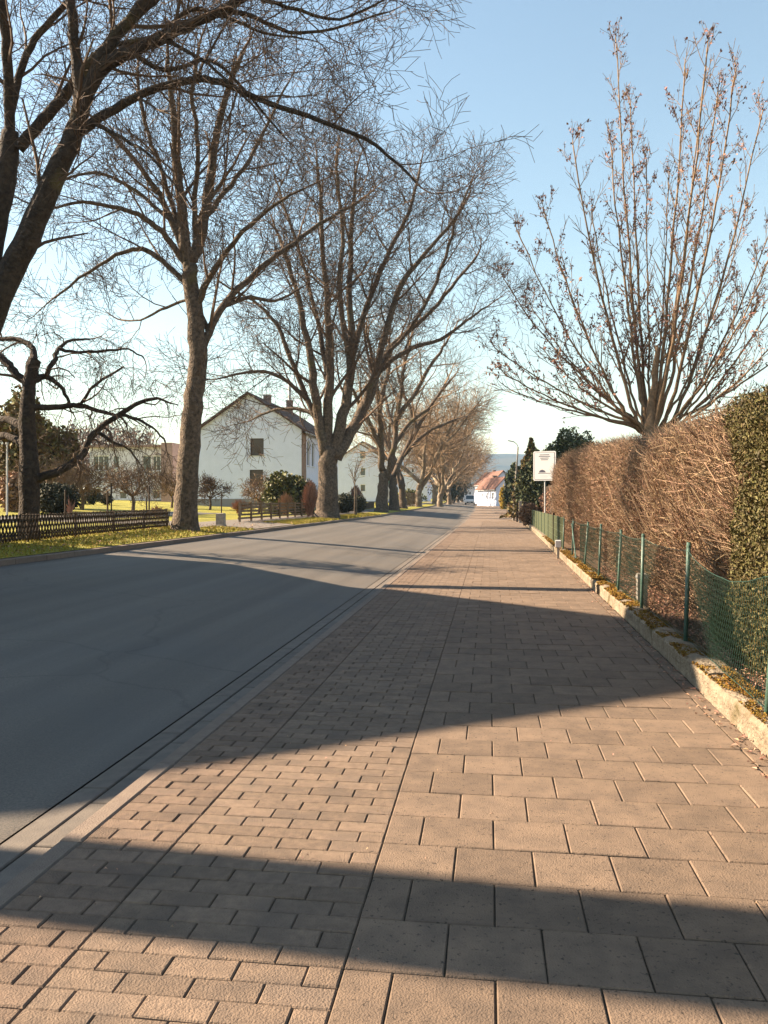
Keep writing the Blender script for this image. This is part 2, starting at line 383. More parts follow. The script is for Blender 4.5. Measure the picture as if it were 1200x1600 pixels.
# far kerb
fk = empty('kerb', (XF, 10, ZF)); fk['kind'] = 'structure'
b = MB(); b.box((-.14, .004, -.2), (0, .996, .10), bev=.012); fkm = b.mesh('kerb_stone', M['kerb'])
for i in range(110):
    y = 5+i
    inst('kerb_stone', fkm, fk, (bend(y), y-10, rise(y)+random.gauss(0, .004)), (0, 0, random.gauss(0, .003)))
b = MB()
for i in range(len(YS)-1):
    y0, y1 = max(YS[i], 115), YS[i+1]
    if y1 <= 115 or y0 > 500: continue
    for (xa, xb, za, zb) in ((-.14, 0, .1, .1), (0, 0, .1, -.1)):
        b.poly([(rsh(XF+xa, y0)-XF, y0-10, za+rise(y0)), (rsh(XF+xb, y0)-XF, y0-10, zb+rise(y0)), (rsh(XF+xb, y1)-XF, y1-10, zb+rise(y1)), (rsh(XF+xa, y1)-XF, y1-10, za+rise(y1))])
b.build('far_kerb_run', M['kerb'], fk)

# footpath, forecourt and lane on the left
def sheet(name, m, xs_, y0, y1, dz=.012, step=4):
    b = MB(); ys = [y0+(y1-y0)*i/max(1, int((y1-y0)/step)) for i in range(max(1, int((y1-y0)/step))+1)]
    allx = sorted(set([xs_[0], xs_[1]]+[p[0] for p in PROF if xs_[0] < p[0] < xs_[1]]))
    for y in ys:
        for x in allx: b.v.append((rsh(x, y), y, gz(x)+dz+rise(y)))
    n = len(allx)
    for i in range(len(ys)-1):
        for k in range(n-1): a = i*n+k; b.f.append((a, a+1, a+n+1, a+n)); b.m.append(0)
    return b.build(name, m, kind='structure')
sheet('footpath', M['path'], (-11.3, -9.75), 26.6, 300)
sheet('forecourt', M['path'], (-9.74, -8.24), 28, 34)
sheet('lane', M['asphalt'], (-19.2, -15.6), 15, 47, .016)
sheet('driveway', M['path'], (-15.5, -11.35), 27, 31)

# ------------------------------------------------------------------ bare trees
UP = Vector((0, 0, 1))
def rdir(d, ang, az=None):
    o = d.orthogonal().normalized(); az = random.uniform(0, 2*math.pi) if az is None else az
    ax = Matrix.Rotation(az, 3, d) @ o
    return (d*math.cos(ang)+ax*math.sin(ang)).normalized()
def at(pts, rads, t):
    f = t*(len(pts)-1); i = min(int(f), len(pts)-2); u = f-i
    return pts[i].lerp(pts[i+1], u), (pts[i+1]-pts[i]).normalized(), rads[i]+(rads[i+1]-rads[i])*u
def smooth_line(pts, rads, sub=4, wob=0):
    P = []; Q = []
    for i in range(len(pts)-1):
        p0 = pts[max(i-1, 0)]; p1 = pts[i]; p2 = pts[i+1]; p3 = pts[min(i+2, len(pts)-1)]
        for s in range(sub):
            t = s/sub
            v = .5*((2*p1)+(p2-p0)*t+(2*p0-5*p1+4*p2-p3)*t*t+(3*p1-p0-3*p2+p3)*t**3)
            if wob and (i or s): v = v+Vector((random.gauss(0, wob), random.gauss(0, wob), random.gauss(0, wob*.5)))
            P.append(v); Q.append(rads[i]+(rads[i+1]-rads[i])*t)
    P.append(pts[-1]); Q.append(rads[-1]); return P, Q
def grow(mb, p, d, L, r, lvl, c):
    ns = (5, 5, 4, 3, 2)[min(lvl, 4)]; k = (5, 4, 3, 3, 3)[min(lvl, 4)]
    pts = [p]; rads = [r]; rt = max(c['rmin'], r*.35)
    for i in range(ns):
        d = (d+Vector((random.gauss(0, 1), random.gauss(0, 1), random.gauss(0, 1)))*c['wander']+UP*c['trop'][min(lvl, 4)]).normalized()
        p = p+d*(L/ns); pts.append(p); rads.append(r+(rt-r)*(i+1)/ns)
    mb.tube(pts, rads, k)
    if c.get('leaf') is not None and lvl >= c['leaflvl']:
        for _ in range(c['nleaf']):
            q, _, _ = at(pts, rads, random.uniform(.1, 1)); c['leaf'].append(q)
    if lvl < c['max']: shoots(mb, pts, rads, L, lvl, c)
def shoots(mb, pts, rads, L, lvl, c, t0=None):
    n = c['n'][min(lvl, 4)]; n = int(n*random.uniform(.8, 1.25)+.5); a0 = random.uniform(0, 6.28)
    for i in range(n):
        t = (t0 if t0 is not None else c['t0'])+(1-(t0 if t0 is not None else c['t0']))*((i+random.random())/n)
        q, dd, rr = at(pts, rads, min(t, .999))
        ang = R(random.uniform(*c['ang'])); a0 += 2.4+random.uniform(-.5, .5)
        nd = rdir(dd, ang, a0)
        nl = c['len'][min(lvl, 4)]*random.uniform(.6, 1.25)*(1.15-.5*t)
        grow(mb, q, nd, nl, max(c['rmin'], min(rr*c['rk'], nl*.026)), lvl+1, c)
TREE = dict(wander=.10, trop=(.08, .07, .05, .03, .03), n=(9, 8, 7, 5, 3), len=(3.4, 2.0, 1.15, .62, .4), t0=.22, ang=(28, 62), rk=.46, rmin=.0045, max=4)
def cfg(**k): c = dict(TREE); c.update(k); return c
def make_tree(name, label, base, trunk, limbs, zc, c, mats=('bark', 'twig'), dzs=2.5, group=None, k0=14, cat='tree', kpx=None, ang_jit=0):
    """trunk / limbs: lists of (px, py, radius px) at distance zc"""
    s = zc/F
    t = empty(name, base, label, cat, group); off = Vector(base)
    def conv(pl, z0, z1, wob, rs=1.0):
        n = len(pl); P = [W(a, b, z0+(z1-z0)*(i/(n-1))**1.2)-off for i, (a, b, _) in enumerate(pl)]
        return smooth_line(P, [r*s*rs for _, _, r in pl], 4, wob)
    P, Q = conv(trunk, zc, zc, .015*zc/25)
    Q[0] *= 1.15
    mb = MB(); mb.tube(P, Q, k0, cap=True); mb.build('trunk', M[mats[0]], t, smooth=True)
    seen = [(a, b_, zc) for a, b_, _ in trunk]
    tw = MB()
    if c.get('trunk_n'):
        for _ in range(c['trunk_n']):
            q, dd, rr = at(P, Q, random.uniform(.35, 1)); grow(tw, q, rdir(dd, R(random.uniform(35, 80))), random.uniform(.5, 2.2), .015, 3, c)
    for l in limbs:
        dz = random.uniform(-dzs, dzs) if len(l) > 2 else 0
        z0_ = min(seen, key=lambda q: (q[0]-l[0][0])**2+(q[1]-l[0][1])**2)[2]
        if abs(z0_+dz-zc) > dzs*1.3: dz = -dz
        for i in range(len(l)-1):
            for k in range(6):
                u = (i+k/6)/(len(l)-1); seen.append((l[i][0]+(l[i+1][0]-l[i][0])*k/6, l[i][1]+(l[i+1][1]-l[i][1])*k/6, z0_+dz*u**1.2))
        P, Q = conv(l, z0_, z0_+dz, .02*zc/25, c.get('lr', .8))
        mb = MB(); mb.tube(P, Q, 9, cap=True); mb.build('limb', M[mats[0]], t, smooth=True)
        LL = sum((P[i+1]-P[i]).length for i in range(len(P)-1))
        cc = dict(c); cc['n'] = (max(4, int(LL*c.get('dens', 1.5))),)+tuple(c['n'][1:])
        shoots(tw, P, Q, LL, 0, cc, t0=c.get('s0', .15))
        q, dd, rr = at(P, Q, .999); grow(tw, q, dd, c['len'][0]*c.get('tip', .45), rr*.9, 1, c)
    tw.build('twigs', M[mats[1]], t, kind='stuff')
    return t, tw
ntri = []
# tree just outside the frame on the left, its limbs reach in
tB_base = W(-52, 880, 15.2); tB_base.z = gz(tB_base.x)
limbsB = [
 [(-30,540,30),(10,440,29),(45,365,27),(85,275,24),(112,215,21),(128,165,19),(120,100,12),(114,30,11),(110,-70,9)],
 [(128,165,17),(150,110,14),(180,60,13),(225,0,11),(270,-80,9)],
 [(132,150,17),(160,105,16),(205,82,13),(262,56,11),(322,26,10),(390,-8,8),(470,-60,6)],
 [(122,208,12),(165,178,10),(225,146,9),(300,124,8),(345,130,7.5),(420,160,6),(500,188,5),(590,228,4),(650,285,2.5)],
 [(28,232,14),(65,190,13),(108,142,12),(150,88,11),(200,40,10),(240,0,9),(300,-60,7)],
 [(16,214,12),(14,140,11),(8,60,11),(0,-60,9)],
 [(14,196,9),(22,150,9),(32,110,8.5),(55,62,8),(92,20,7),(140,-40,6)],
 [(180,70,5),(240,60,5),(300,85,4),(350,120,3),(400,170,2)],
 [(250,55,6),(300,15,5),(350,25,4),(410,50,3),(470,60,2)],
 [(205,82,6),(260,110,5),(330,95,4),(390,150,3),(440,210,2)],
 [(322,26,6),(380,20,5),(450,50,4),(520,45,3),(600,20,2)],
 [(140,190,5),(180,210,4),(230,240,3),(280,300,2)],
 [(390,-8,5),(450,10,4),(530,30,3),(620,-10,2)],
]
c = cfg(n=(9, 5, 4, 3, 2), len=(1.8, 1.2, .75, .45, .28), dens=1.1, rmin=.0048, lr=.68, max=4, trop=(.04,.04,.03,.02,.02), wander=.14)
random.seed(11)
tB, twB = make_tree('avenue_tree', 'dark big avenue tree at the left photo edge, limbs arching in over the road',
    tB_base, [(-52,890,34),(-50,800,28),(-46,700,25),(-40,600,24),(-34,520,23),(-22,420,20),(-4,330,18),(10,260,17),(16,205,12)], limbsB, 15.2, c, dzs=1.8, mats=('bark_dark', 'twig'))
ntri.append(len(twB.f)*2)
# second tree
t2b = W(287, 833, 25.4); t2b.z = gz(t2b.x)-.03
limbs2 = [
 [(296,425,12),(287,360,11),(282,300,9),(276,240,8),(270,170,6),(262,90,4)],
 [(300,410,13),(314,365,11),(325,310,10),(334,240,8),(350,160,6),(380,80,4)],
 [(290,400,7),(262,330,6),(232,280,5),(190,225,4),(150,190,3)],
 [(294,420,7),(262,372,6),(225,340,5),(185,325,4),(130,316,3),(80,325,2)],
 [(297,450,6),(262,415,5),(230,392,5),(195,392,4),(140,425,3),(85,465,2)],
 [(308,480,7),(325,440,6),(355,390,5),(390,352,4),(430,320,3),(475,295,2)],
 [(310,560,9),(325,520,8),(352,472,7),(395,430,6),(445,390,5),(500,350,4),(560,315,3)],
 [(292,395,6),(275,340,5),(250,260,4),(225,190,4),(215,110,3)],
 [(306,380,6),(305,310,5),(310,230,4),(300,150,4),(310,80,3)],
 [(318,345,6),(350,300,5),(390,250,4),(420,190,3),(450,130,2)],
 [(325,520,5),(300,470,3),(260,480,3),(220,500,2),(190,500,2)],
 [(350,478,5),(390,465,4),(430,470,3),(470,450,2)],
 [(290,360,5),(250,330,4),(200,290,3),(150,270,3),(100,280,2)],
]
c = cfg(n=(9, 6, 4, 3, 2), len=(2.4, 1.5, .95, .6, .35), dens=1.0, rmin=.0066, trunk_n=14, wander=.11)
random.seed(21)
t2, tw2 = make_tree('avenue_tree', 'tall avenue tree with knotty leaning grey trunk at the end of the lattice fence',
    t2b, [(289,836,25),(290,800,18.5),(293,740,17),(297,680,16),(303,620,15),(310,560,14),(306,500,13),(299,455,12),(297,415,11)], limbs2, 25.4, c)
ntri.append(len(tw2.f)*2)
# third tree, many stems
t3b = W(510, 808, 46); t3b.z = gz(t3b.x)-.02
limbs3 = [
 [(508,712,12),(498,660,11),(491,600,9),(480,530,7),(462,450,5),(440,380,4)],
 [(512,712,12),(512,650,11),(515,570,9),(513,490,7),(506,400,5),(500,300,4),(495,250,2)],
 [(520,712,14),(535,650,12),(546,590,10),(549,520,8),(546,440,6),(550,350,5),(556,270,3)],
 [(524,716,15),(548,675,13),(574,625,12),(592,575,9),(618,535,7),(660,500,5),(705,450,4),(745,400,3)],
 [(566,645,9),(584,590,8),(602,520,7),(630,440,6),(675,385,4),(715,335,3)],
 [(498,665,7),(478,620,6),(455,560,5),(430,505,4),(395,470,3),(350,445,2)],
 [(540,610,8),(556,540,7),(580,460,6),(610,390,5),(640,330,4),(655,270,3)],
 [(592,580,6),(640,545,5),(690,530,4),(730,500,3),(760,480,2)],
 [(515,600,6),(500,520,5),(478,430,4),(450,340,3),(430,280,2)],
 [(497,650,5),(470,640,4),(430,640,3),(395,655,2)],
 [(480,625,5),(440,590,4),(400,580,3),(350,590,2)],
 [(600,560,5),(650,500,4),(690,420,4),(710,350,3),(735,290,2)],
 [(546,560,6),(530,460,5),(535,360,4),(525,260,3)],
]
c = cfg(n=(9, 6, 5, 3, 2), len=(3.5, 2.2, 1.4, .85, .5), dens=.68, lr=.72, rmin=.0105, trop=(.09,.08,.05,.03,.03), max=4)
random.seed(31)
t3, tw3 = make_tree('avenue_tree', 'broad avenue tree forking low into many stems, in front of the white gable house',
    t3b, [(510,812,24),(511,795,18),(512,760,15.5),(513,725,15),(515,700,12)], limbs3, 46, c, dzs=6)
ntri.append(len(tw3.f)*2)
# medium tree used for the farther avenue
tMb = W(600, 800, 70); tMb.z = gz(tMb.x)+rise(tMb.y)
limbsM = [
 [(598,735,7),(596,690,6),(592,640,4.6),(585,580,3),(575,530,3)],
 [(604,750,6.5),(614,700,5.5),(622,650,4.2),(630,590,2.8),(640,540,3)],
 [(596,700,5),(575,655,4),(560,625,3),(545,600,2)],
 [(614,700,5),(640,660,4),(668,640,3),(695,600,2)],
 [(620,655,5),(650,610,4),(680,560,3),(700,530,2)],
 [(592,640,5),(605,590,4),(610,540,3)],
]
c = cfg(n=(8, 6, 5, 3), len=(4.2, 2.6, 1.6, .95), dens=.7, rmin=.012, trop=(.1,.08,.05,.03,.03), max=3)
random.seed(41)
tM, twM = make_tree('avenue_tree', 'twin-stemmed avenue tree just beyond the low forked one, before the second white house',
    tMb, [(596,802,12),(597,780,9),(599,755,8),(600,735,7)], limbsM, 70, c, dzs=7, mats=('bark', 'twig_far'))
ntri.append(len(twM.f)*2)
random.seed(42)
tNb = W(690, 797, 120); tNb.z = gz(tNb.x)+rise(tNb.y)
limbsN = [
 [(689,775,4),(686,745,3.2),(676,710,2.2),(668,670,2)],
 [(690,775,4),(694,735,3),(700,690,2),(704,650,2)],
 [(692,770,3.2),(706,740,2.4),(722,710,1.7),(732,680,2)],
 [(688,760,4),(672,735,3),(655,715,2)],
 [(694,735,4),(688,700,3),(684,655,2)],
]
c = cfg(n=(8, 7, 6, 4), len=(5.0, 3.2, 2.0, 1.2), dens=.85, rmin=.018, trop=(.1,.08,.05,.03,.03), max=3)
tN, twN = make_tree('avenue_tree', 'pale-barked avenue tree leaning where the row bunches up, beside the wooden plank fence',
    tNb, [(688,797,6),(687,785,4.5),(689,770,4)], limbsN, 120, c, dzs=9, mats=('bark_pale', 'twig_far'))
ntri.append(len(twN.f)*2)
far_trees = [  # px, zc, source, rot, scale, label
 (614, 78, tM, 2.1, .93, 'dark leaning avenue tree left of the pale advertising pillar'),
 (628, 88, tM, 4.0, .8, 'short thick avenue tree forking in a V right of the advertising pillar'),
 (655, 104, tN, 1.0, .95, 'slim avenue tree standing before the third white house'),
 (678, 132, tN, 2.2, 1.05, 'avenue tree at the far end of the plank fence'),
 (700, 150, tN, 3.3, 1.0, 'avenue tree with a leaning trunk nearer than the white van'),
 (708, 172, tN, 5.0, 1.0, 'avenue tree level with the white van on the left kerb'),
 (716, 200, tN, .6, 1.0, 'far avenue tree just behind the white van'),
 (721, 235, tN, 1.9, .95, 'farthest but one avenue tree on the left kerb'),
 (726, 275, tN, 4.4, .95, 'farthest avenue tree on the left kerb at the road bend'),
]
for px, zc, src, rz, s, lb in far_trees:
    o = copy_tree(src); p = W(px, 790, zc); p.z = gz(p.x)+rise(p.y); o.location = p; o.rotation_euler.z = rz; o.scale = (s, s, s); o['label'] = lb
for o in [tB, t2, t3, tM, tN]: o['group'] = 'bare trees along the left kerb'
for o in col.objects:
    if o.name.startswith('avenue_tree'): o['group'] = 'bare trees along the left kerb'
# a tree of the row behind the photographer: only its shadow crosses the foreground
random.seed(43)
def Pz(x, y, z):
    px, py, zc = proj((x, y, z)); return (px, py)
tA = empty('avenue_tree', (-9.6, 3.55, gz(-9.6)), 'x', 'tree'); mb_ = MB()
tp = [Vector(p) for p in ((0,0,-.1), (.0,0,.6), (.05,.02,3), (.0,.0,6), (.12,.03,9.2), (.1,0,11))]
P_, Q_ = smooth_line(tp, [.48,.38,.335,.32,.30,.2], 4); mb_.tube(P_, Q_, 14, cap=True); mb_.build('trunk', M['bark'], tA, smooth=True)
tw_ = MB(); c = cfg(n=(8, 6, 4, 3), len=(2.6, 1.6, .95, .55), max=3)
for i in range(9):
    a = i*2.4; grow(tw_, Vector((.1, 0, 9.3+i*.2)), Vector((math.cos(a)*.8, math.sin(a)*.8, 1)).normalized(), 5.5, .12, 0, c)
tw_.build('branches', M['twig'], tA, kind='stuff')
tA['group'] = 'bare trees along the left kerb'; tA['label'] = 'avenue tree out of view on the left whose trunk shadow crosses the foreground'

# gnarled garden tree behind the lattice fence
tGb = W(44, 850, 18.2); tGb.z = gz(tGb.x)-.05
limbsG = [
 [(48,750,10),(88,738,8),(125,715,7),(148,675,6),(185,648,5),(222,628,4),(246,622,3)],
 [(48,637,7),(85,636,6),(125,634,5),(155,642,4),(190,652,3)],
 [(46,598,7),(70,588,6),(92,602,4),(108,628,3)],
 [(72,588,5),(86,560,5),(92,545,4),(112,532,3),(140,530,2)],
 [(42,600,9),(22,580,8),(2,560,7),(-30,540,5)],
 [(46,570,9),(52,558,8),(48,540,5),(25,530,5),(0,530,4)],
 [(40,672,8),(22,660,8),(5,655,7),(-25,660,5)],
 [(42,700,8),(20,685,7),(0,680,6),(-25,690,5)],
 [(150,672,4),(175,690,3),(200,700,2),(215,720,2)],
 [(190,648,4),(215,655,3),(240,670,2),(258,690,2)],
 [(92,545,4),(120,550,3),(160,548,3),(200,546,2),(225,560,1.5)],
 [(125,634,3),(150,600,3),(190,575,2)],
]
c = cfg(n=(9, 5, 4, 3), len=(1.1, .75, .5, .35), dens=2.4, rmin=.004, trop=(-.02,-.12,-.2,-.25,-.2), max=3, wander=.28, ang=(35, 80))
random.seed(51)
tG, twG = make_tree('garden_tree', 'gnarled bare tree with crooked drooping limbs behind the lattice fence',
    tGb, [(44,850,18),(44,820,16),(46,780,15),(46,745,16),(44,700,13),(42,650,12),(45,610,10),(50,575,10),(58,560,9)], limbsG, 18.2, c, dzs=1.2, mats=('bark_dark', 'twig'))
ntri.append(len(twG.f)*2)

# maple with dry seeds and leaves behind the hedge
tR_b = W(1013, 700, 21); tR_b.z = .15
random.seed(61)
tips = [(800,610,2),(775,545,2),(790,440,2),(808,360,2),(850,330,2),(895,225,2),(925,330,2),(962,60,2),(985,160,2),(1010,250,2),(1045,280,2),(1070,100,2),
        (1105,75,2),(1122,140,2),(1150,110,2),(1190,180,2),(1230,280,2),(1255,390,2),(1280,500,2),(1240,590,2),(790,585,2),(1165,330,2),(880,430,2),(1090,210,2),(1205,400,2),(830,480,2),
        (955,230,2),(1180,480,2),(860,560,2),(1222,520,2)]
limbsR = []
for i, (tx, ty, tr) in enumerate(tips):
    bx = 1016+max(-24, min(34, (tx-1012)*.16)); by = 672-random.uniform(-6, 42)*(.5+.5*(1 if 900 < tx < 1150 else 0))
    dx = tx-bx; dy = ty-by; r = 3.1 if ty < 250 else 2.3
    limbsR.append([(1016, 686, r), (bx, by, r), (bx+dx*.20, by+dy*.13, r*.85), (bx+dx*.48, by+dy*.38, r*.65), (bx+dx*.78, by+dy*.70, r*.4), (tx, ty, 1.0)])
leafpts = []
c = cfg(n=(7, 5, 3), len=(1.15, .42, .25), dens=2.5, s0=.38, lr=1.0, tip=.3, rmin=.0058, trop=(.16,.12,.08,.05,.05), max=2, wander=.09, ang=(18, 45), leaf=leafpts, leaflvl=1, nleaf=2, rk=.5)
tR, twR = make_tree('maple_tree', 'bare young maple with upright stems and reddish dry seeds, rising behind the brown hedge',
    tR_b, [(1016,740,12),(1015,700,11),(1016,672,11),(1019,640,7),(1022,600,5),(1026,540,3)], limbsR, 21, c, dzs=3.2, mats=('twig_maple', 'twig_maple'))
sd = MB(); off = Vector(tR_b)
for q in leafpts:
    if noise.noise(q*.9) < -.2: continue
    for _ in range(random.choice((1, 2, 3))):
        a = q+Vector((random.gauss(0, .03), random.gauss(0, .03), random.gauss(0, .03)-.02)); s_ = random.uniform(.026, .056)
        u = Vector((random.gauss(0,1), random.gauss(0,1), random.gauss(0,1))).normalized(); v = u.orthogonal().normalized()
        sd.poly([a-u*s_, a+v*s_*.6, a+u*s_, a-v*s_*.6])
sd.build('dry_seeds', M['seed'], tR, kind='stuff')
ntri.append(len(twR.f)*2+len(sd.f)*2)

# ------------------------------------------------------------------ small trees, shrubs and conifers
def small_tree(name, label, px, py, zc, hgt, spread, matn=('bark', 'twig'), group=None, nl=6, dens=1, ground=None):
    p = W(px, py, zc); z = gz(p.x)+rise(p.y) if ground is None else ground
    t = empty(name, (p.x, p.y, z), label, 'tree', group)
    th = hgt*.28; mb = MB(); mb.tube([Vector((0,0,-.1)), Vector((.02*hgt,0,th*.6)), Vector((0,0,th))], [hgt*.035, hgt*.028, hgt*.026], 8); mb.build('trunk', M[matn[0]], t, smooth=True)
    tw = MB(); c = cfg(n=(7, 5, 4), len=(hgt*.33, hgt*.2, hgt*.12), rmin=max(.006, zc*.00022), trop=(.03,.03,.02,.02,.02), max=3, wander=.25, ang=(30, 75), rk=.6)
    for i in range(nl):
        a = i*6.283/nl+random.random(); d = Vector((math.cos(a)*spread, math.sin(a)*spread, 1)).normalized()
        grow(tw, Vector((0,0,th*.95)), d, hgt*.45, hgt*.017, 0, c)
    tw.build('branches', M[matn[1]], t, kind='stuff'); return t
random.seed(71)
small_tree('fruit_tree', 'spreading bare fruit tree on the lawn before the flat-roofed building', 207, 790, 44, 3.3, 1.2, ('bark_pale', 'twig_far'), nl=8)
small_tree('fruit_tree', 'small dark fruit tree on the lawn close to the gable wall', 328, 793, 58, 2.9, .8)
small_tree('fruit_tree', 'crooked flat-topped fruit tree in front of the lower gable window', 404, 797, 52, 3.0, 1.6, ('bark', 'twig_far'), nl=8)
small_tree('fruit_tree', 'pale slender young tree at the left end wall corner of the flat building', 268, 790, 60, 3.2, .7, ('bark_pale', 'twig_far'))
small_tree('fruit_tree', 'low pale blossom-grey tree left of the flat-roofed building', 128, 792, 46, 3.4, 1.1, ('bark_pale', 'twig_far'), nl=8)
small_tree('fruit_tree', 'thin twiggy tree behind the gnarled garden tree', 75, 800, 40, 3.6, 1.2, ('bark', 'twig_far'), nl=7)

def foliage(name, center, rad, n, size, m, parent=None, kind=None, lump=.25, shape='ball', shell=.55, seed=0, label=None, cat=None, stretch=1.5):
    mb = MB(); cx, cy, cz = center; rx, ry, rz = rad
    for _ in range(n):
        if shape == 'cone':
            t = random.random()**1.6; a = random.uniform(0, 6.283); lay = .75+.25*abs(math.sin(t*22+a*.5))
            rr = (1-t)*lay*(shell+(1-shell)*random.random()); nn = 1+lump*noise.noise(Vector((math.cos(a)*1.6+seed, math.sin(a)*1.6, t*5)))
            p = Vector((cx+rx*rr*nn*math.cos(a), cy+ry*rr*nn*math.sin(a), cz+2*rz*t))
        else:
            u = random.uniform(-1, 1); a = random.uniform(0, 6.283); q = math.sqrt(1-u*u); d = Vector((q*math.cos(a), q*math.sin(a), u))
            nn = 1+lump*noise.noise(d*2.2+Vector((seed, 0, 0)))*1.6+lump*.5*noise.noise(d*5+Vector((0, seed, 0)))
            rr = (shell+(1-shell)*random.random()**.6)*nn
            p = Vector((cx+rx*d.x*rr, cy+ry*d.y*rr, cz+rz*d.z*rr))
            if p.z < cz-rz*.95: p.z = cz-rz*.95
        s_ = size*random.uniform(.6, 1.4); u = Vector((random.gauss(0,1), random.gauss(0,1), random.gauss(0,1))).normalized(); v = u.cross(Vector((random.gauss(0,1), random.gauss(0,1), random.gauss(0,1)))).normalized()
        mb.poly([p-u*s_*stretch*.5, p+v*s_*.4, p+u*s_*stretch*.5, p-v*s_*.4])
    return mb.build(name, m, parent, kind=kind)
def bush(name, label, px, pyb, zc, wpx, hpx, m, n=1800, size=.12, cat='shrub', core=True, lump=.25, group=None, ground=None, corem='thuja_core', shape='ball'):
    p = W(px, pyb, zc); z = gz(p.x)+rise(p.y) if ground is None else ground; s = zc/F
    t = empty(name, (p.x, p.y, z), label, cat, group); rx = wpx*s/2; h = hpx*s
    foliage('foliage', (0, 0, h/2 if shape == 'ball' else .1), (rx, rx, h/2), n, size, M[m], t, 'stuff', lump, shape=shape, seed=random.uniform(0, 99))
    if core:
        b = MB(); k = 10; rows_ = 6; n0 = 0
        for i in range(rows_+1):
            f = i/rows_; rr = (math.sin(math.pi*f)**.6 if shape == 'ball' else (1-f))*.62*rx
            for j in range(k): a = j*6.283/k; b.v.append((rr*math.cos(a)*random.uniform(.85, 1.1), rr*math.sin(a)*random.uniform(.85, 1.1), .05+f*h*.84))
        for i in range(rows_):
            for j in range(k): b.f.append((i*k+j, i*k+(j+1) % k, (i+1)*k+(j+1) % k, (i+1)*k+j)); b.m.append(0)
        b.build('opaque_filler', M[corem], t, smooth=True)  # solid dark filler inside the leaf ball, no separate branches
    else:
        b = MB(); b.tube([Vector((0,0,-.05)), Vector((0,0,h*.5))], [.03, .015], 5); b.build('stem', M['bark'], t)
    return t
def twiggy(name, label, px, pyb, zc, wpx, hpx, m, n=500, cat='shrub', r=.006, droop=0, ground=None):
    p = W(px, pyb, zc); z = gz(p.x)+rise(p.y) if ground is None else ground; s = zc/F; rx = wpx*s/2; h = hpx*s
    t = empty(name, (p.x, p.y, z), label, cat); b = MB(); r = max(r, zc*.0003)
    for _ in range(int(n*.5)):
        a = random.uniform(0, 6.283); q = math.sqrt(random.random())*random.uniform(.75, 1.2); hh = h*random.uniform(.45, 1.12)*(1-.35*q*q)
        tip = Vector((rx*q*math.cos(a), rx*q*math.sin(a), hh)); mid = tip*.55+Vector((random.gauss(0,.05*h), random.gauss(0,.05*h), h*.08*(1+droop)))
        mid.x *= .8; mid.y *= .8
        if droop: tip.z *= .55
        b.tube([Vector((random.gauss(0,.1*rx), random.gauss(0,.1*rx), 0)), mid, tip], [r*1.6, r*1.2, r*.6], 3)
    b.build('stems', M[m], t, kind='stuff'); return t
random.seed(81)
bush('conifer_tree', 'yellowish conifer rising behind the gnarled garden tree', 32, 800, 42, 84, 185, 'conifer_warm', 4500, .2, 'tree', lump=.3)
bush('conifer_tree', 'dark round evergreen tree behind the gnarled garden tree', 82, 800, 48, 90, 130, 'conifer_warm', 4500, .22, 'tree')
bush('evergreen_shrub', 'dark low evergreen shrub mass right of the gnarled tree trunk', 88, 795, 36, 70, 50, 'topiary', 2500, .12)
bush('evergreen_shrub', 'reddish brown hedge-like shrub at the left photo edge', 18, 795, 38, 44, 62, 'brownshrub', 2500, .12)
bush('evergreen_shrub', 'dark round bush at the flat building, left one of the pair', 166, 785, 62, 22, 18, 'topiary', 700, .12)
bush('evergreen_shrub', 'dark boxy bush at the flat building, right one of the pair', 142, 786, 60, 28, 26, 'topiary', 900, .12)
twiggy('twiggy_shrub', 'brown low shrub on the lawn left of the knotty tree', 246, 797, 38, 26, 18, 'brownshrub', 400)
twiggy('twiggy_shrub', 'pink-brown spindly shrub beside the lane', 110, 800, 34, 20, 34, 'pinkshrub', 60)
twiggy('twiggy_shrub', 'orange-pink rounded shrub against the gable wall plinth', 374, 795, 50, 30, 22, 'pinkshrub', 700)
bush('rhododendron', 'large rounded evergreen shrub right of the gable windows', 436, 803, 50, 50, 66, 'rhodo', 3000, .16, lump=.3)
bush('rhododendron', 'yellow-green evergreen shrub touching the forked avenue tree', 462, 803, 52, 40, 60, 'rhodo', 2400, .16, lump=.3)
twiggy('twiggy_shrub', 'tan clipped twiggy shrub between the two evergreen shrubs', 446, 803, 47, 28, 36, 'brownshrub', 800)
twiggy('twiggy_shrub', 'tall reddish twig shrub beside the forked trunk', 484, 803, 48, 28, 52, 'pinkshrub', 900)
twiggy('weeping_shrub', 'pinkish weeping shrub above the reddish one by the house corner', 482, 800, 56, 50, 70, 'pinkshrub', 700, droop=1)
twiggy('weeping_shrub', 'pale weeping shrub right of the forked trunk', 556, 797, 80, 30, 50, 'pinkshrub', 350, droop=1)
bush('topiary_bush', 'dark dome-shaped clipped bush, larger one right of the forked trunk', 538, 800, 60, 34, 32, 'topiary', 2200, .09, lump=.05, shape='ball')
bush('topiary_bush', 'dark dome-shaped clipped bush, smaller one behind the staked sapling', 560, 800, 64, 26, 28, 'topiary', 1600, .09, lump=.05)
bush('evergreen_shrub', 'dark evergreen hedge shrub behind the plank fence', 640, 792, 108, 46, 26, 'rhodo', 1500, .2)
bush('evergreen_shrub', 'long dark evergreen mass under the far avenue trees', 700, 792, 165, 54, 50, 'topiary', 2600, .25, lump=.4)
bush('evergreen_shrub', 'dark evergreen mass nearest the van', 716, 792, 225, 40, 44, 'topiary', 1800, .3, lump=.4)

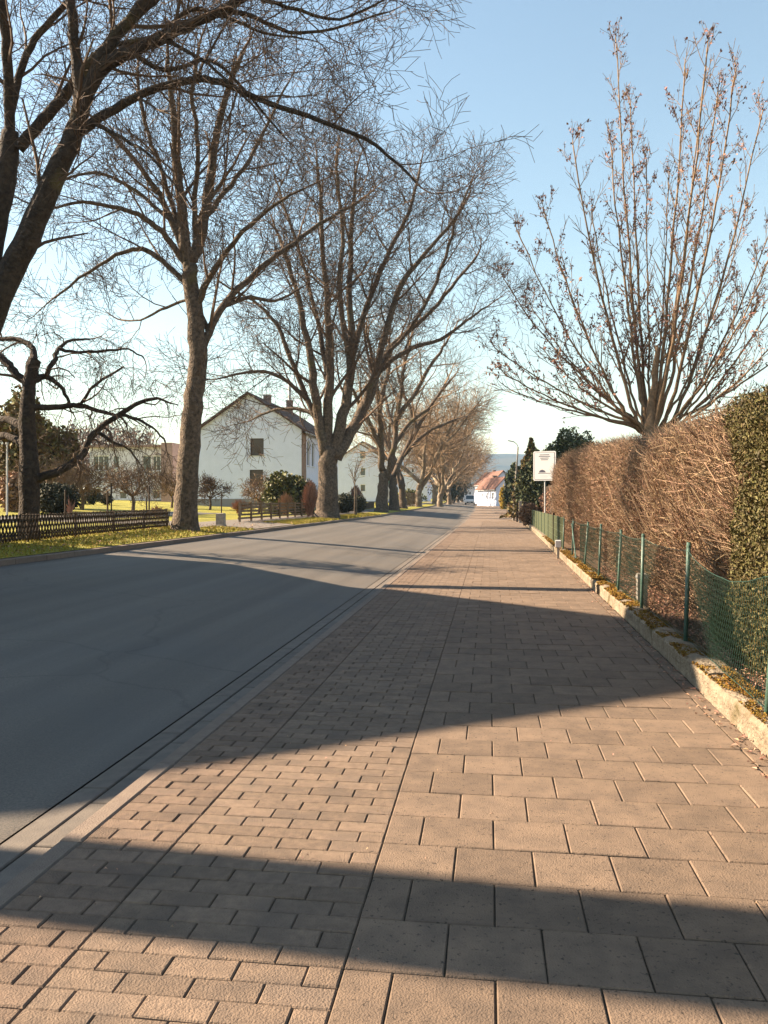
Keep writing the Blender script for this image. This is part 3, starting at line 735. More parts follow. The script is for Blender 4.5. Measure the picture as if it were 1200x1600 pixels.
# right side evergreens behind the hedge
bush('conifer_tree', 'dark dense evergreen tree behind the hedge, right of the parking sign', 895, 790, 45, 100, 142, 'conifer', 20000, .11, 'tree', ground=.3, lump=.22)
bush('spruce_tree', 'brownish spiky spruce just left of the white sign', 830, 800, 62, 92, 122, 'conifer_warm', 5000, .22, 'tree', shape='cone', ground=.2, lump=.4)
bush('spruce_tree', 'dark spruce behind the brownish one', 846, 800, 58, 70, 105, 'conifer', 5000, .22, 'tree', ground=.2, lump=.35)
bush('conifer_tree', 'dark rounded conifer leaning over the pavement beside the lamp post', 806, 802, 88, 36, 76, 'conifer', 5000, .24, 'tree', ground=.2, lump=.2)
bush('evergreen_shrub', 'yellow bush at the pavement edge beyond the lamp post', 786, 796, 112, 12, 38, 'yellowshrub', 1500, .16, ground=.3)
bush('evergreen_shrub', 'reddish brown shrub over the gate posts beyond the hedge', 828, 800, 45, 36, 34, 'brownshrub', 2500, .09, ground=.15)

# ------------------------------------------------------------------ hedges on the right
def hx(y): return 2.10+.0095*y
random.seed(91)
def hedge_h(y):                                  # clipped height along the bare hedge
    pts = [(6, 2.15), (8, 2.25), (11, 2.38), (14, 2.48), (18, 2.72), (24, 2.92), (29, 3.02), (32, 2.8)]
    for (a, ha), (b, hb) in zip(pts, pts[1:]):
        if y <= b: return ha+(hb-ha)*max(0, (y-a))/(b-a)
    return 2.5
hg = empty('hedge', (hx(18), 18, .08), 'long clipped brown leafless hedge behind the green wire fence', 'hedge'); HO = Vector(hg.location)
core = MB()
ys = [7.0+i*.7 for i in range(35)]
def ring(y, inset=.28):
    x0 = hx(y)+inset; x1 = hx(y)+1.45; h = hedge_h(y)-inset
    n = noise.noise(Vector((y*.8, 0, 0)))*.12
    return [Vector(p)-HO for p in ((x0+.15+n, y, .25), (x0+n, y, .9), (x0+.02+n, y, h*.75), (x0+.3+n, y, h), (x1, y, h), (x1, y, .2))]
for i in range(len(ys)-1):
    a, b_ = ring(ys[i]), ring(ys[i+1])
    for j in range(5): core.poly([a[j], a[j+1], b_[j+1], b_[j]])
core.poly(ring(ys[0])); core.poly(ring(ys[-1])[::-1]); core.build('opaque_filler', M['hedge_core'], hg)  # solid dark core added behind the twigs, its colour gives the shaded gaps
stk = MB(); lf = MB()
def face_pt(y):
    h = hedge_h(y)-.10+.12*noise.noise(Vector((y*3, 5, 0)))
    if random.random() < .80:
        z = random.uniform(.12, h) ; x = hx(y)+abs(random.gauss(0, .16))+ (0.14*max(0, 1-z/1.0)) + max(0, z-h+.3)*.6
    else: z = h-abs(random.gauss(0, .10)); x = hx(y)+random.uniform(.1, 1.4)
    x += .16*noise.noise(Vector((y*1.1, z*1.1, 3)))+.10*noise.noise(Vector((y*3.1, z*3.1, 6)))
    return Vector((x, y, z))-HO
N_ST = 70000
for _ in range(N_ST):
    y = 7.15+(31.5-7.15)*random.random()**1.5
    p = face_pt(y); near = max(0, 1-(y-6.6)/7)
    L = random.uniform(.07, .24)*(1+.8*near*random.random())
    d = Vector((random.gauss(-.25, .4), random.gauss(0, .5), random.gauss(.75, .5))).normalized()
    r = random.uniform(.0025, .005)*(1+.3*near)
    q = p+d*L*.5+Vector((random.gauss(0,.02), random.gauss(0,.02), random.gauss(0,.02)))
    stk.tube([p, q, p+d*L+Vector((random.gauss(0,.03), random.gauss(0,.03), 0))], [r, r*.8, r*.4], 3)
for _ in range(520):                              # thick bare stems in the near open part
    y = random.uniform(6.8, 15)*1.0; x = hx(y)+random.uniform(.2, .6)
    p = Vector((x, y, random.uniform(.1, .5)))-HO; d = Vector((random.gauss(-.08,.12), random.gauss(-.05,.3), 1)).normalized(); pts = [p]; r = random.uniform(.005, .012)
    for i in range(5): d = (d+Vector((random.gauss(-.02,.12), random.gauss(0,.18), .05))).normalized(); pts.append(pts[-1]+d*random.uniform(.22, .4))
    lim = hedge_h(y)+.1-HO.z
    pts = [q for q in pts if q.z < lim]
    if len(pts) > 2: stk.tube(pts, [r*(1-.13*i) for i in range(len(pts))], 5)
for _ in range(34000):
    y = 7.5+(31.5-7.5)*random.random()**1.1
    p = face_pt(y); p.x += random.uniform(0, .12); s_ = random.uniform(.012, .03)
    u = Vector((random.gauss(0,1), random.gauss(0,1), random.gauss(0,1))).normalized(); v = u.orthogonal().normalized(); lf.poly([p-u*s_, p+v*s_*.6, p+u*s_, p-v*s_*.6])
stk.build('bare_twigs', M['hedge_stick'], hg, kind='stuff'); lf.build('dead_leaves', M['hedge_leaf'], hg, kind='stuff')
# rear short piece of hedge behind the sign
h2 = empty('hedge', (2.75, 41, .1), 'short lower piece of brown hedge just behind the sign post', 'hedge')
b = MB(); b.box((.15, -4, .1), (1.5, 4, 2.1)); b.build('opaque_filler', M['hedge_core'], h2)  # plain dark box added inside, stands for the shaded depth of the hedge
foliage('dead_leaves', (.85, 0, 1.15), (1.05, 5.2, 1.25), 9000, .06, M['hedge_leaf'], h2, 'stuff', .1, seed=4)
# thuja at the near end
th = empty('thuja_hedge', (hx(4.5), 4.5, .08), 'olive green evergreen hedge at the right edge of the photo, nearest the camera', 'hedge'); TO = Vector(th.location)
b = MB()
def tx(y, z): return hx(y)-.16+(.0 if y < 7.2 else (y-7.2)*.12)+.10*noise.noise(Vector((y*1.7, z*1.7, 8)))+.05*noise.noise(Vector((y*5, z*5, 1)))
ysz = [2.2+i*.35 for i in range(15)]; zsz = [0.0+i*.3 for i in range(9)]
for i in range(len(ysz)-1):
    for j in range(len(zsz)-1):
        b.poly([Vector((tx(yy, zz)+.14+max(0, zz-2.1)*.5, yy, min(zz, 2.1)))-TO for yy, zz in ((ysz[i], zsz[j]), (ysz[i], zsz[j+1]), (ysz[i+1], zsz[j+1]), (ysz[i+1], zsz[j]))])
b.poly([Vector((hx(2.2)+.2, 2.2, 2.1))-TO, Vector((hx(2.2)+1.5, 2.2, 2.1))-TO, Vector((hx(7.1)+1.5, 7.1, 2.1))-TO, Vector((hx(7.1)+.2, 7.1, 2.1))-TO])
b.poly([Vector((hx(7.1)+.02, 7.1, 0))-TO, Vector((hx(7.1)+.02, 7.1, 2.1))-TO, Vector((hx(7.1)+1.5, 7.1, 2.1))-TO, Vector((hx(7.1)+1.5, 7.1, 0))-TO])
b.build('opaque_filler', M['thuja_core'], th)  # solid dark shell added behind the leaf sprays to block light
b = MB()
for _ in range(120000):
    y = random.uniform(3.2, 8.2); k = random.random()
    if k < .86: z = random.uniform(.02, 2.25+.14*noise.noise(Vector((y*2.5, 3, 3)))); x = tx(y, z)+abs(random.gauss(0, .06))+max(0, z-2.2)*.5
    elif k < .95: z = 2.21+.14*noise.noise(Vector((y*2.5, 3, 3)))-abs(random.gauss(0, .06)); x = hx(y)+random.uniform(0, 1.4)
    else: z = random.uniform(.02, 2.4); x = hx(7.4)+random.uniform(.1, 1.4); y = 7.3+random.gauss(0, .12)
    yend = 7.2+.75*max(0, 1-z/1.3)+.5*noise.noise(Vector((z*2.2, 1, 4)))
    if k < .95 and y > yend+random.gauss(0, .12): continue
    if noise.noise(Vector((y*4, z*4, 20))) > .33 and k < .86 and random.random() < .7: continue
    p = Vector((x, y, z))-TO; s_ = random.uniform(.006, .014)
    u = Vector((random.gauss(-.4,.6), random.gauss(0,.7), random.gauss(.6,.8))).normalized(); v = u.orthogonal().normalized(); v = (Matrix.Rotation(random.uniform(0, 6.28), 3, u) @ v)
    b.poly([p-u*s_*1.6, p+v*s_*.6, p+u*s_*1.6, p-v*s_*.6])
b.build('leaf_sprays', M['thuja'], th, kind='stuff')

# ------------------------------------------------------------------ low wall, fence
lw = empty('garden_wall', (1.5, 10, 0), 'low cream concrete kerb wall with moss on top along the right of the pavement', 'wall')
segs = [(1.6, 6.05, .155, 0), (6.06, 9.6, .17, .015), (9.62, 12.55, .16, .02), (12.75, 18.6, .16, .0), (18.62, 26.2, .17, .0), (26.7, 38, .17, .02), (38.02, 52, .17, .02)]
ws = 0; moss = MB()
for (y0, y1, h, dx) in segs:
    b = MB(); n = int((y1-y0)/.08)+1; k = 7
    for i in range(n+1):
        y = y0+(y1-y0)*i/n; x = wallx(y)+dx
        jx = .016*noise.noise(Vector((y*3.5, 0, 7)))+.008*noise.noise(Vector((y*14, 0, 7))); jz = .018*noise.noise(Vector((y*2.4, 4, 7)))+.008*noise.noise(Vector((y*11, 4, 7)))
        zt = h+jz; prof = [(jx, -.03), (jx+.006, .05), (jx*1.4, zt-.035), (jx+.02, zt-.006), (jx+.06, zt+.004), (.15, zt+.008*noise.noise(Vector((y*9, 9, 1)))), (.24, zt-.01), (.25, -.03)]
        for (a, z) in prof: b.v.append((x+a-1.5, y-10, z))
    K = 8
    for i in range(n):
        for j in range(K-1): a = i*K+j; b.f.append((a, a+K, a+K+1, a+1)); b.m.append(0)
    b.f.append(tuple(range(K))); b.m.append(0); b.f.append(tuple(n*K+K-1-j for j in range(K))); b.m.append(0)
    b.build('wall_segment', M['wall'], lw, smooth=False)
for _ in range(42000):
    y = 1.6+(30-1.6)*random.random()**1.3; a = random.uniform(.0, .23); x = wallx(y)+a
    if noise.noise(Vector((x*5, y*2.2, 3)))+ .25*noise.noise(Vector((x*25, y*15, 3))) < (-.05 if y < 12 else -.2): continue
    s_ = random.uniform(.004, .011)*(1+y*.05); z = .162+.015*noise.noise(Vector((y*2.4, 4, 7)))+random.uniform(.0, .014)
    p = Vector((x-1.5, y-10, z)); u = Vector((random.gauss(0,1), random.gauss(0,1), random.gauss(0,.5))).normalized(); v = u.cross(UP).normalized()
    moss.poly([p-u*s_, p-v*s_*.7, p+u*s_, p+v*s_*.7+UP*s_*.6])
moss.build('moss', M['moss'], lw, kind='stuff')

fn = empty('wire_fence', (1.75, 10, .12), 'green steel posts with hexagonal wire netting along the low wall', 'fence'); FO = Vector(fn.location)
def fx(y):
    T = [(0, 1.45), (2, 1.50), (4.75, 1.575), (7.2, 1.70), (9.7, 1.76), (13.8, 1.81), (25, 2.0), (60, 2.58)]
    for (a, xa), (b, xb) in zip(T, T[1:]):
        if y <= b: return xa+(xb-xa)*(y-a)/(b-a)
    return 2.58
def zc2y(zc, x): return (zc+x*SY)/CY
post_zc = [2.1, 4.70, 7.15, 9.5, 11.4, 13.6, 16.0, 18.8, 21.6]
posts = []
for zc in post_zc:
    y = zc2y(zc, 1.6); posts.append(y)
    lean = random.gauss(.02, .02); leany = random.gauss(0, .02)
    b = MB(); b.cyl((0,0,-.15), (lean+.03, leany, .84+random.gauss(0,.02)), .019, k=10); o = b.build('post', M['post_green'], fn, smooth=True); o.location = Vector((fx(y), y, .15))-FO
    b = MB(); b.cyl((lean+.03, leany, .84), (lean+.03, leany, .862), .022, k=10); b.build('cap', M['post_green'], o)
yb = posts[7]
b = MB(); b.cyl((fx(yb)-FO.x, yb-FO.y, .78), (fx(yb-1)-FO.x, yb-1-FO.y, .05), .014, k=8); b.build('brace', M['post_green'], fn)
wire = MB()
def fence_z(y, t):                               # t in 0..1 bottom to top
    for a, b_ in zip(posts, posts[1:]):
        if a <= y <= b_:
            u = (y-a)/(b_-a); sag = 4*u*(1-u)*(.13 if a == posts[1] or a == posts[0] else .035)
            return .04+t*(.79-sag)+.008*noise.noise(Vector((y*3, t*4, 0)))
    return .04+t*.79
def wp(y, t): return Vector((fx(y)+.022+.018*noise.noise(Vector((y*1.5, t*2, 5))), y, .14+fence_z(y, t)))-FO
cw = .052
y = 2.2; colx = 0
while y < 17.5:
    big = 1 if y < 12 else 1.6
    hh = .034*big; c_ = cw*big*.5
    nz = int(.8/(hh*1.5)); rw = .0011+.00007*y
    for i in range(nz):
        t0 = i/nz; t1 = (i+.333)/nz; t2_ = (i+1)/nz
        yo = c_ if i % 2 else 0
        # vertical twist and two diagonals
        a = wp(y+yo, t0); b_ = wp(y+yo, t1)
        wire.tube([a, b_], [rw*1.4]*2, 3)
        if i < nz: wire.tube([b_, wp(y+yo+c_, t2_)], [rw]*2, 3); wire.tube([b_, wp(y+yo-c_, t2_)], [rw]*2, 3)
    y += 2*c_
for t in (0, 1):
    ys_ = [posts[0]+(posts[-1]-posts[0])*i/160 for i in range(161)]
    wire.tube([wp(q, t) for q in ys_], [.0028]*161, 4)
wire.build('wire_netting', M['wire'], fn, kind='stuff')

# far stretch: welded bar fence
f2 = empty('mesh_fence', (2.0, 24, .12), 'green welded bar fence farther along the low wall, below the sign', 'fence')
b2m = MB(); b2m.box((-.03, -.03, 0), (.03, .03, .95)); dark_post = b2m.mesh('post', M['dark_wood'])
pm = MB(); pm.box((-.02, -.02, 0), (.02, .02, .88)); pmm = pm.mesh('post', M['post_green'])
y = posts[-1]+1.2; first = True
vb = MB(); hb = MB()
inst('post', dark_post, f2, (fx(26)-2, 26-24, 0))
for y in [posts[-1]+2, 29, 31.5, 34, 36.5, 39, 41.5, 44, 46.5, 49]: inst('post', pmm, f2, (fx(y)-2, y-24, 0))
y = posts[-1]
while y < 50:
    vb.cyl((fx(y)-2, y-24, .03), (fx(y)-2, y-24, .86), .005+.00008*y, k=4); y += .15
for z in [.06+.2*i for i in range(5)]:
    vb.tube([Vector((fx(q)-2, q-24, z)) for q in (posts[-1], 30, 40, 50)], [.008]*4, 4)
vb.build('fence_bars', M['olive_bar'], f2, kind='stuff')

# small white marker on a stub and a stone marker behind the netting
mk = empty('marker_post', (wallx(20.5)-.06, 20.5, 0), 'small white-topped marker stub standing at the foot of the low wall', 'marker')
b = MB(); b.box((-.03,-.02,0), (.03,.02,.28)); b.build('stub', M['concrete'], mk)
b = MB(); b.box((-.07,-.03,.28), (.07,.03,.46), bev=.02); b.build('marker_head', M['sign_white'], mk)
sp = W(990, 930, 10.2); bx = empty('utility_box', (sp.x+.10, sp.y, .08), 'narrow grey utility box standing behind the wire netting', 'utility box')
b = MB(); b.box((-.06,-.06,0), (.06,.06,.42), bev=.01); b.build('box_body', M['concrete'], bx); b = MB(); b.box((-.066,-.066,.36), (.066,.066,.39)); b.build('lid_rim', M['steel'], bx)

# leaf litter under the hedge and on the pavement edge
b = MB()
for _ in range(15000):
    y = 2.6+14*random.random()**1.2; x = wallx(y)+.26+random.random()*1.3; s_ = random.uniform(.012, .03)
    p = Vector((x, y, .055+.03*(x-wallx(y))+random.uniform(.004, .05))); u = Vector((random.gauss(0,1), random.gauss(0,1), random.gauss(0,.35))).normalized(); v = u.cross(UP).normalized()
    b.poly([p-u*s_, p-v*s_*.55+UP*.006, p+u*s_, p+v*s_*.55+UP*.008])
tag(b.build('leaf_litter', M['dead_leaf'], kind='stuff'), 'fallen brown leaves covering the soil under the hedge', 'leaves')
b = MB()
for _ in range(900):
    y = 2.4+22*random.random()**1.5; x = wallx(y)-abs(random.gauss(0, .07))-.005; s_ = random.uniform(.008, .024)
    if random.random() < .3: x = random.uniform(-1.6, 1.3); s_ *= .4
    p = Vector((x, y, random.uniform(.006, .016))); u = Vector((random.gauss(0,1), random.gauss(0,1), random.gauss(0,.2))).normalized(); v = u.cross(UP).normalized()
    b.poly([p-u*s_, p-v*s_*.5+UP*.007, p+u*s_, p+v*s_*.5+UP*.005])
for _ in range(1500):
    y = 10+40*random.random()**1.5; x = -8.3-2.2*random.random(); s_ = random.uniform(.02, .05)
    p = Vector((x, y, gz(x)+random.uniform(.02, .05))); u = Vector((random.gauss(0,1), random.gauss(0,1), random.gauss(0,.3))).normalized(); v = u.cross(UP).normalized()
    b.poly([p-u*s_, p-v*s_*.5+UP*.01, p+u*s_, p+v*s_*.5+UP*.01])
tag(b.build('fallen_leaves', M['dead_leaf'], kind='stuff'), 'scattered dry brown leaves at the foot of the wall and on the verge', 'leaves')
# grass blades on the verge
b = MB(); random.seed(95)
for _ in range(34000):
    y = 9+(62-9)*random.random()**1.6; x = -8.24-2.9*random.random()
    if x < -9.74 and y > 26.4: x = -8.24-1.4*random.random()
    if 28 < y < 34 and x > -9.76: continue
    hgt = random.uniform(.02, .055)*(1+y*.015); wd = .004+.0004*y; z = gz(x)+rise(y); a = random.uniform(0, 3.14)
    b.poly([(x-wd*math.cos(a), y-wd*math.sin(a), z), (x+wd*math.cos(a), y+wd*math.sin(a), z), (x+random.gauss(0,.02), y+random.gauss(0,.02), z+hgt)])
tag(b.build('verge_grass', M['blade'], kind='stuff'), 'yellow-green grass of the verge between kerb and lattice fence', 'grass')

# ------------------------------------------------------------------ fences on the left
def lattice(name, label, A, B, hgt, m, step, posts_at, sw=.05, top=0):
    A = Vector(A); B = Vector(B); d = B-A; L = d.length; dn = d.normalized(); e = empty(name, A, label, 'fence')
    nrm = dn.cross(UP).normalized()
    b1 = MB(); b1.bar(nrm*.012-dn*hgt*.27, nrm*.012+dn*hgt*.27+UP*hgt, sw, .018, up=nrm); m1 = b1.mesh('slat', M[m])
    b2_ = MB(); b2_.bar(-nrm*.012+dn*hgt*.27, -nrm*.012-dn*hgt*.27+UP*hgt, sw, .018, up=nrm); m2 = b2_.mesh('slat', M[m])
    n = int(L/step)
    for i in range(n):
        p = d*((i+.5)/n)
        inst('slat', m1 if i % 2 else m2, e, p+UP*random.gauss(0,.006)); inst('slat', m2 if i % 2 else m1, e, p+UP*random.gauss(0,.006)+nrm*.002)
    for z in (.2, .8):
        b = MB(); b.bar(UP*hgt*z-nrm*.04, d+UP*hgt*z-nrm*.04, .03, .05); b.build('rail', M[m], e)
    for t in posts_at:
        b = MB(); b.cyl((0,0,-.25), (0,0,hgt*1.04), .035, k=8); o = b.build('post', M[m], e); o.location = d*t-nrm*.075
    return e
fa = W(-60, 862, 14.9); fa.z = gz(fa.x)+.06; fb = W(264, 828, 26.6); fb.z = gz(fb.x)+.06
lattice('lattice_fence', 'low dark wooden criss-cross lattice fence running behind the verge to the knotty tree', fa, fb, .54, 'dark_wood', .135, [.02, .22, .42, .62, .82, 1.0], sw=.034)
fa = W(372, 818, 34); fa.z = gz(fa.x)+.05; fb = W(497, 803, 52); fb.z = gz(fb.x)+.05
e = empty('slatted_fence', fa, 'brown horizontal board fence in front of the gable house garden', 'fence'); d = fb-fa
for i in range(5):
    b = MB(); b.bar(UP*(.10+i*.15), d+UP*(.10+i*.15), .03, .085); b.build('board', M['mid_wood'], e)
for i in range(11):
    b = MB(); b.box((-.04,-.04,-.1), (.04,.04,.78)); o = b.build('post', M['mid_wood'], e); o.location = d*(i/10)+Vector((.07, 0, 0))
# dark fence past tree three to the second house
fa = W(520, 806, 56); fa.z = gz(fa.x)+rise(fa.y); fb = W(585, 798, 86); fb.z = gz(fb.x)+rise(fb.y)
e = empty('dark_fence', fa, 'low dark board fence below the dome-shaped clipped bushes', 'fence'); d = fb-fa
n = 40; b = MB(); b.bar(-d.normalized()*.0+UP*0, UP*.62, .5, .03, up=d.normalized().cross(UP)); bm_ = b.mesh('board', M['dark_wood'])
for i in range(n): inst('board', bm_, e, d*(i+.5)/n)
b = MB(); b.bar(UP*.5, d+UP*.5, .05, .06); b.build('rail', M['dark_wood'], e)
# plank fence
fa = W(633, 797, 100); fa.z = gz(fa.x)+rise(fa.y)-.3; fb = W(653, 796, 106); fb.z = fa.z+.05
e = empty('plank_fence', fa, 'upright brown plank fence right of the V-forked avenue tree', 'fence'); d = fb-fa
b = MB(); b.bar((0,0,0), UP*2.0, .17, .03, up=d.normalized().cross(UP)); bm_ = b.mesh('plank', M['mid_wood'])
for i in range(12): inst('plank', bm_, e, d*(i+.5)/12+UP*random.gauss(0,.02))
b = MB(); b.bar(UP*1.9+Vector((0,.06,0)), d+UP*1.9+Vector((0,.06,0)), .04, .1); b.build('rail', M['mid_wood'], e)
# thin posts with wire round the lawn
gp = [(102, 805, 30, 1.1), (168, 808, 29, 1.1), (233, 806, 33, 1.35), (174, 797, 40, 1.5), (229, 800, 36, .9), (346, 798, 46, 1.15)]
lbs = ['thin dark lawn post beside the pink-brown spindly shrub', 'thin dark lawn post directly behind the middle of the lattice fence', 'thin dark lawn post nearest the knotty tree trunk, taller one', 'dark lawn post standing farther back left of the spreading fruit tree', 'short thin lawn post just left of the brown low shrub', 'thin lawn post in front of the gable wall between two fruit trees']
for (px, py, zc, h_), lb in zip(gp, lbs):
    p = W(px, py, zc); p.z = gz(p.x); t = empty('garden_post', p, lb, 'post', 'thin posts around the lawn')
    b = MB(); b.cyl((0,0,-.1), (0,0,h_), .035, k=8); b.build('shaft', M['dark_wood'], t); b = MB(); b.cyl((0,0,h_), (0,0,h_+.04), .045, .02, k=8); b.build('cap', M['dark_wood'], t)
p = W(11, 800, 30); p.z = gz(p.x); t = empty('flag_pole', p, 'slim pale grey pole at the left edge behind the gnarled tree', 'pole')
b = MB(); b.cyl((0,0,-.1), (0,0,2.75), .04, .03, k=8); b.build('shaft', M['steel'], t); b = MB(); b.cyl((0,0,2.75), (0,0,2.82), .05, k=8); b.build('cap', M['steel'], t)
# concrete block
p = W(345, 822, 29.5); p.z = gz(p.x)+.012; t = empty('concrete_bollard', p, 'squat brown-grey concrete block on the forecourt by the knotty tree', 'bollard')
b = MB(); b.box((-.14,-.14,0), (.14,.14,.46), bev=.02); b.build('block', M['concrete'], t); b = MB(); b.box((-.17,-.17,-.01), (.17,.17,.04), bev=.01); b.build('foot', M['concrete'], t)

# young staked tree
p = W(554, 803, 56); p.z = gz(p.x)+rise(p.y); t = empty('sapling', p, 'thin young tree tied to a pale stake between the clipped bushes', 'tree')
b = MB(); b.cyl((.12,0,-.1), (.12,0,1.9), .05, k=8); b.build('stake', M['bark_pale'], t)
b = MB(); b.tube([Vector((0,0,0)), Vector((.03,0,1.6)), Vector((0,0,3))], [.05, .04, .03], 6); b.build('trunk', M['bark_pale'], t)
b = MB(); random.seed(97)
for i in range(9): grow(b, Vector((0,0,1.8+.14*i)), rdir(UP, R(25)), 1.3, .02, 2, cfg(rmin=.012, n=(5,4,4,3), len=(1,.7,.5,.3), max=3))
b.build('twigs', M['twig_far'], t, kind='stuff')

# ------------------------------------------------------------------ buildings
def window(parent, o, u, n, w_, h_, z, pane='glass', frame='frame_white', mull=1, depth=.12):
    """o: lower-left corner of the opening (local), u: unit along the wall, n: outward"""
    o = Vector(o); u = Vector(u); n = Vector(n); c0 = o+UP*z-n*depth
    f = MB(); t = .07
    for (a, b_) in ((c0, c0+UP*h_), (c0+u*w_, c0+u*w_+UP*h_)):
        f.bar(a+(u*t/2 if a == c0 else -u*t/2), b_+(u*t/2 if a == c0 else -u*t/2), .06, t, up=u)
    f.bar(c0+UP*t/2+u*t, c0+UP*t/2+u*(w_-t), .06, t, up=UP); f.bar(c0+UP*(h_-t/2)+u*t, c0+UP*(h_-t/2)+u*(w_-t), .06, t, up=UP)
    for i in range(mull):
        x = w_*(i+1)/(mull+1); f.bar(c0+u*x+UP*t, c0+u*x+UP*(h_-t), .05, .05, up=u)
    fo = f.build('window', M[frame], parent)
    p = MB(); q = c0-n*.02; p.poly([q, q+u*w_, q+u*w_+UP*h_, q+UP*h_]); p.build('pane', M[pane], fo)
    s = MB(); s.bar(o+UP*(z-.03)-u*.06+n*.03, o+UP*(z-.03)+u*(w_+.06)+n*.03, .14, .05, up=UP); s.build('sill', M['frame_white' if frame == 'frame_white' else 'plinth'], fo)
def wall_holes(mb, o, u, n, L, z0, z1, holes, mi=0, depth=.14):
    o = Vector(o); u = Vector(u); n = Vector(n)
    us = sorted(set([0, L]+[h[0] for h in holes]+[h[0]+h[2] for h in holes])); zs = sorted(set([z0, z1]+[h[1] for h in holes]+[h[1]+h[3] for h in holes]))
    for i in range(len(us)-1):
        for j in range(len(zs)-1):
            um = (us[i]+us[i+1])/2; zm = (zs[j]+zs[j+1])/2
            if any(h[0] < um < h[0]+h[2] and h[1] < zm < h[1]+h[3] for h in holes): continue
            mb.poly([o+u*us[i]+UP*zs[j], o+u*us[i+1]+UP*zs[j], o+u*us[i+1]+UP*zs[j+1], o+u*us[i]+UP*zs[j+1]], mi)
    for (a, z, w_, h_) in holes:
        p = [o+u*a+UP*z, o+u*(a+w_)+UP*z, o+u*(a+w_)+UP*(z+h_), o+u*a+UP*(z+h_)]
        for k in range(4): mb.poly([p[k], p[(k+1) % 4], p[(k+1) % 4]-n*depth, p[k]-n*depth], mi)
def gable_house(name, label, x0, x1, y0, y1, zb, eave, apex, wallm, roofm, gw=(), fw=(), frame='frame_white', pane='glass', ridge='Y', plinth=.5, cat='house', over=.35, chims=(), fw_left=(), xa=None):
    """gable end faces -Y (the street view); gw windows on it, fw on the +X side, fw_left on the -X side; coordinates local"""
    t = empty(name, (x0, y0, zb), label, cat); w_ = x1-x0; l = y1-y0; xa = w_/2 if xa is None else xa
    m = MB()
    wall_holes(m, (0,0,0), (1,0,0), (0,-1,0), w_, 0, eave, gw)
    apx = Vector((xa, 0, apex))
    gw2 = []
    m.poly([(0,0,eave), (w_,0,eave), apx]); m.poly([(0,l,eave), (w_,l,eave), (xa,l,apex)])
    wall_holes(m, (w_,0,0), (0,1,0), (1,0,0), l, 0, eave, fw); wall_holes(m, (0,0,0), (0,1,0), (-1,0,0), l, 0, eave, fw_left)
    m.poly([(0,l,0), (w_,l,0), (w_,l,eave), (0,l,eave)])
    m.build('wall', M[wallm], t)
    if plinth:
        b = MB(); b.box((-.03,-.03,-.5), (w_+.03, l+.03, plinth)); b.build('plinth', M['plinth'], t)
    for sgn in (0, 1):
        b = MB(); ex = -over if sgn == 0 else w_+over; sl_ = (apex-eave)/(xa if sgn == 0 else w_-xa); ez = eave-over*sl_
        A = [Vector((ex, -over, ez)), Vector((xa, -over, apex)), Vector((xa, l+over, apex)), Vector((ex, l+over, ez))]
        th_ = UP*.2
        b.poly([a+th_ for a in A]); b.poly([a+UP*.01 for a in A][::-1])
        for k in range(4): b.poly([A[k]+UP*.01, A[(k+1) % 4]+UP*.01, A[(k+1) % 4]+th_, A[k]+th_])
        r_ = b.build('roof', M[roofm], t)
        g = MB(); g.tube([A[0]+UP*-.02, A[3]+UP*-.02], [.08, .08], 6); g.build('rain_gutter', M['steel'], r_)
    for h in gw: window(t, (h[0], 0, 0), (1,0,0), (0,-1,0), h[2], h[3], h[1], pane, frame, mull=0 if h[2] < 1.2 else 1)
    for h in fw: window(t, (w_, h[0], 0), (0,1,0), (1,0,0), h[2], h[3], h[1], 'glass', 'frame_white', mull=0 if h[2] < 1.2 else 1)
    for h in fw_left: window(t, (0, h[0], 0), (0,1,0), (-1,0,0), h[2], h[3], h[1], 'glass', 'frame_white', mull=0)
    for (cx_, cy_, cw_, top, pipe) in chims:
        b = MB(); zt = eave; b.box((cx_-cw_/2, cy_-cw_/2, eave), (cx_+cw_/2, cy_+cw_/2, top)); c_ = b.build('chimney', M['brick_wall'], t)
        b = MB(); b.box((cx_-cw_/2-.06, cy_-cw_/2-.06, top), (cx_+cw_/2+.06, cy_+cw_/2+.06, top+.08)); b.build('cap', M['plinth'], c_)
        if pipe: b = MB(); b.cyl((cx_, cy_, top+.08), (cx_, cy_, top+.08+pipe), .16, k=10); b.build('flue_pipe', M['steel'], c_)
    return t
# main gable house
zc = 70
pl = W(308, 791, zc); pr = W(470, 791, zc); y0 = pr.y+.4
def xat(px, y): # x where the sight line of a pixel column crosses the plane y
    t = (px-CX)/F; return y*(t*CY-SY)/(CY+t*SY)
def zat(py, px, y):
    x = xat(px, y); return H+(HY-py)/F*(-x*SY+y*CY)
y0 = 68.0; x0 = xat(309, y0); x1 = xat(471, y0); zb = zat(793, 390, y0)
def win(px0, py0, px1, py1): return (xat(px0, y0)-x0, zat(py1, px0, y0)-zb, xat(px1, y0)-xat(px0, y0), zat(py0, px0, y0)-zat(py1, px0, y0))
ev = zat(672, 390, y0)-zb; ap = zat(616, 388, y0)-zb
h1 = gable_house('gable_house', 'white rendered house with large plain gable and brown tiled roof behind the forked tree', x0, x1, y0, y0+17, zb, ev, ap,
    'white_wall', 'roof_brown', gw=[win(391, 685, 412, 711), win(390, 734, 411, 757)], fw=[(2.2, ev-3.0, 1.1, 2.2), (4.1, ev-3.0, 1.1, 2.2), (7.2, ev-3.0, 1.1, 2.2), (2.2, .6, 1.1, 2.0), (7.2, .6, 1.4, 2.0)],
    frame='frame_dark', pane='glass_brown', chims=[((x1-x0)/2+1.2, 9.5, .55, ap+.55, 1.7), ((x1-x0)/2+.5, 4.0, .6, ap+.35, 0)], xa=xat(388, y0)-x0, plinth=.75)
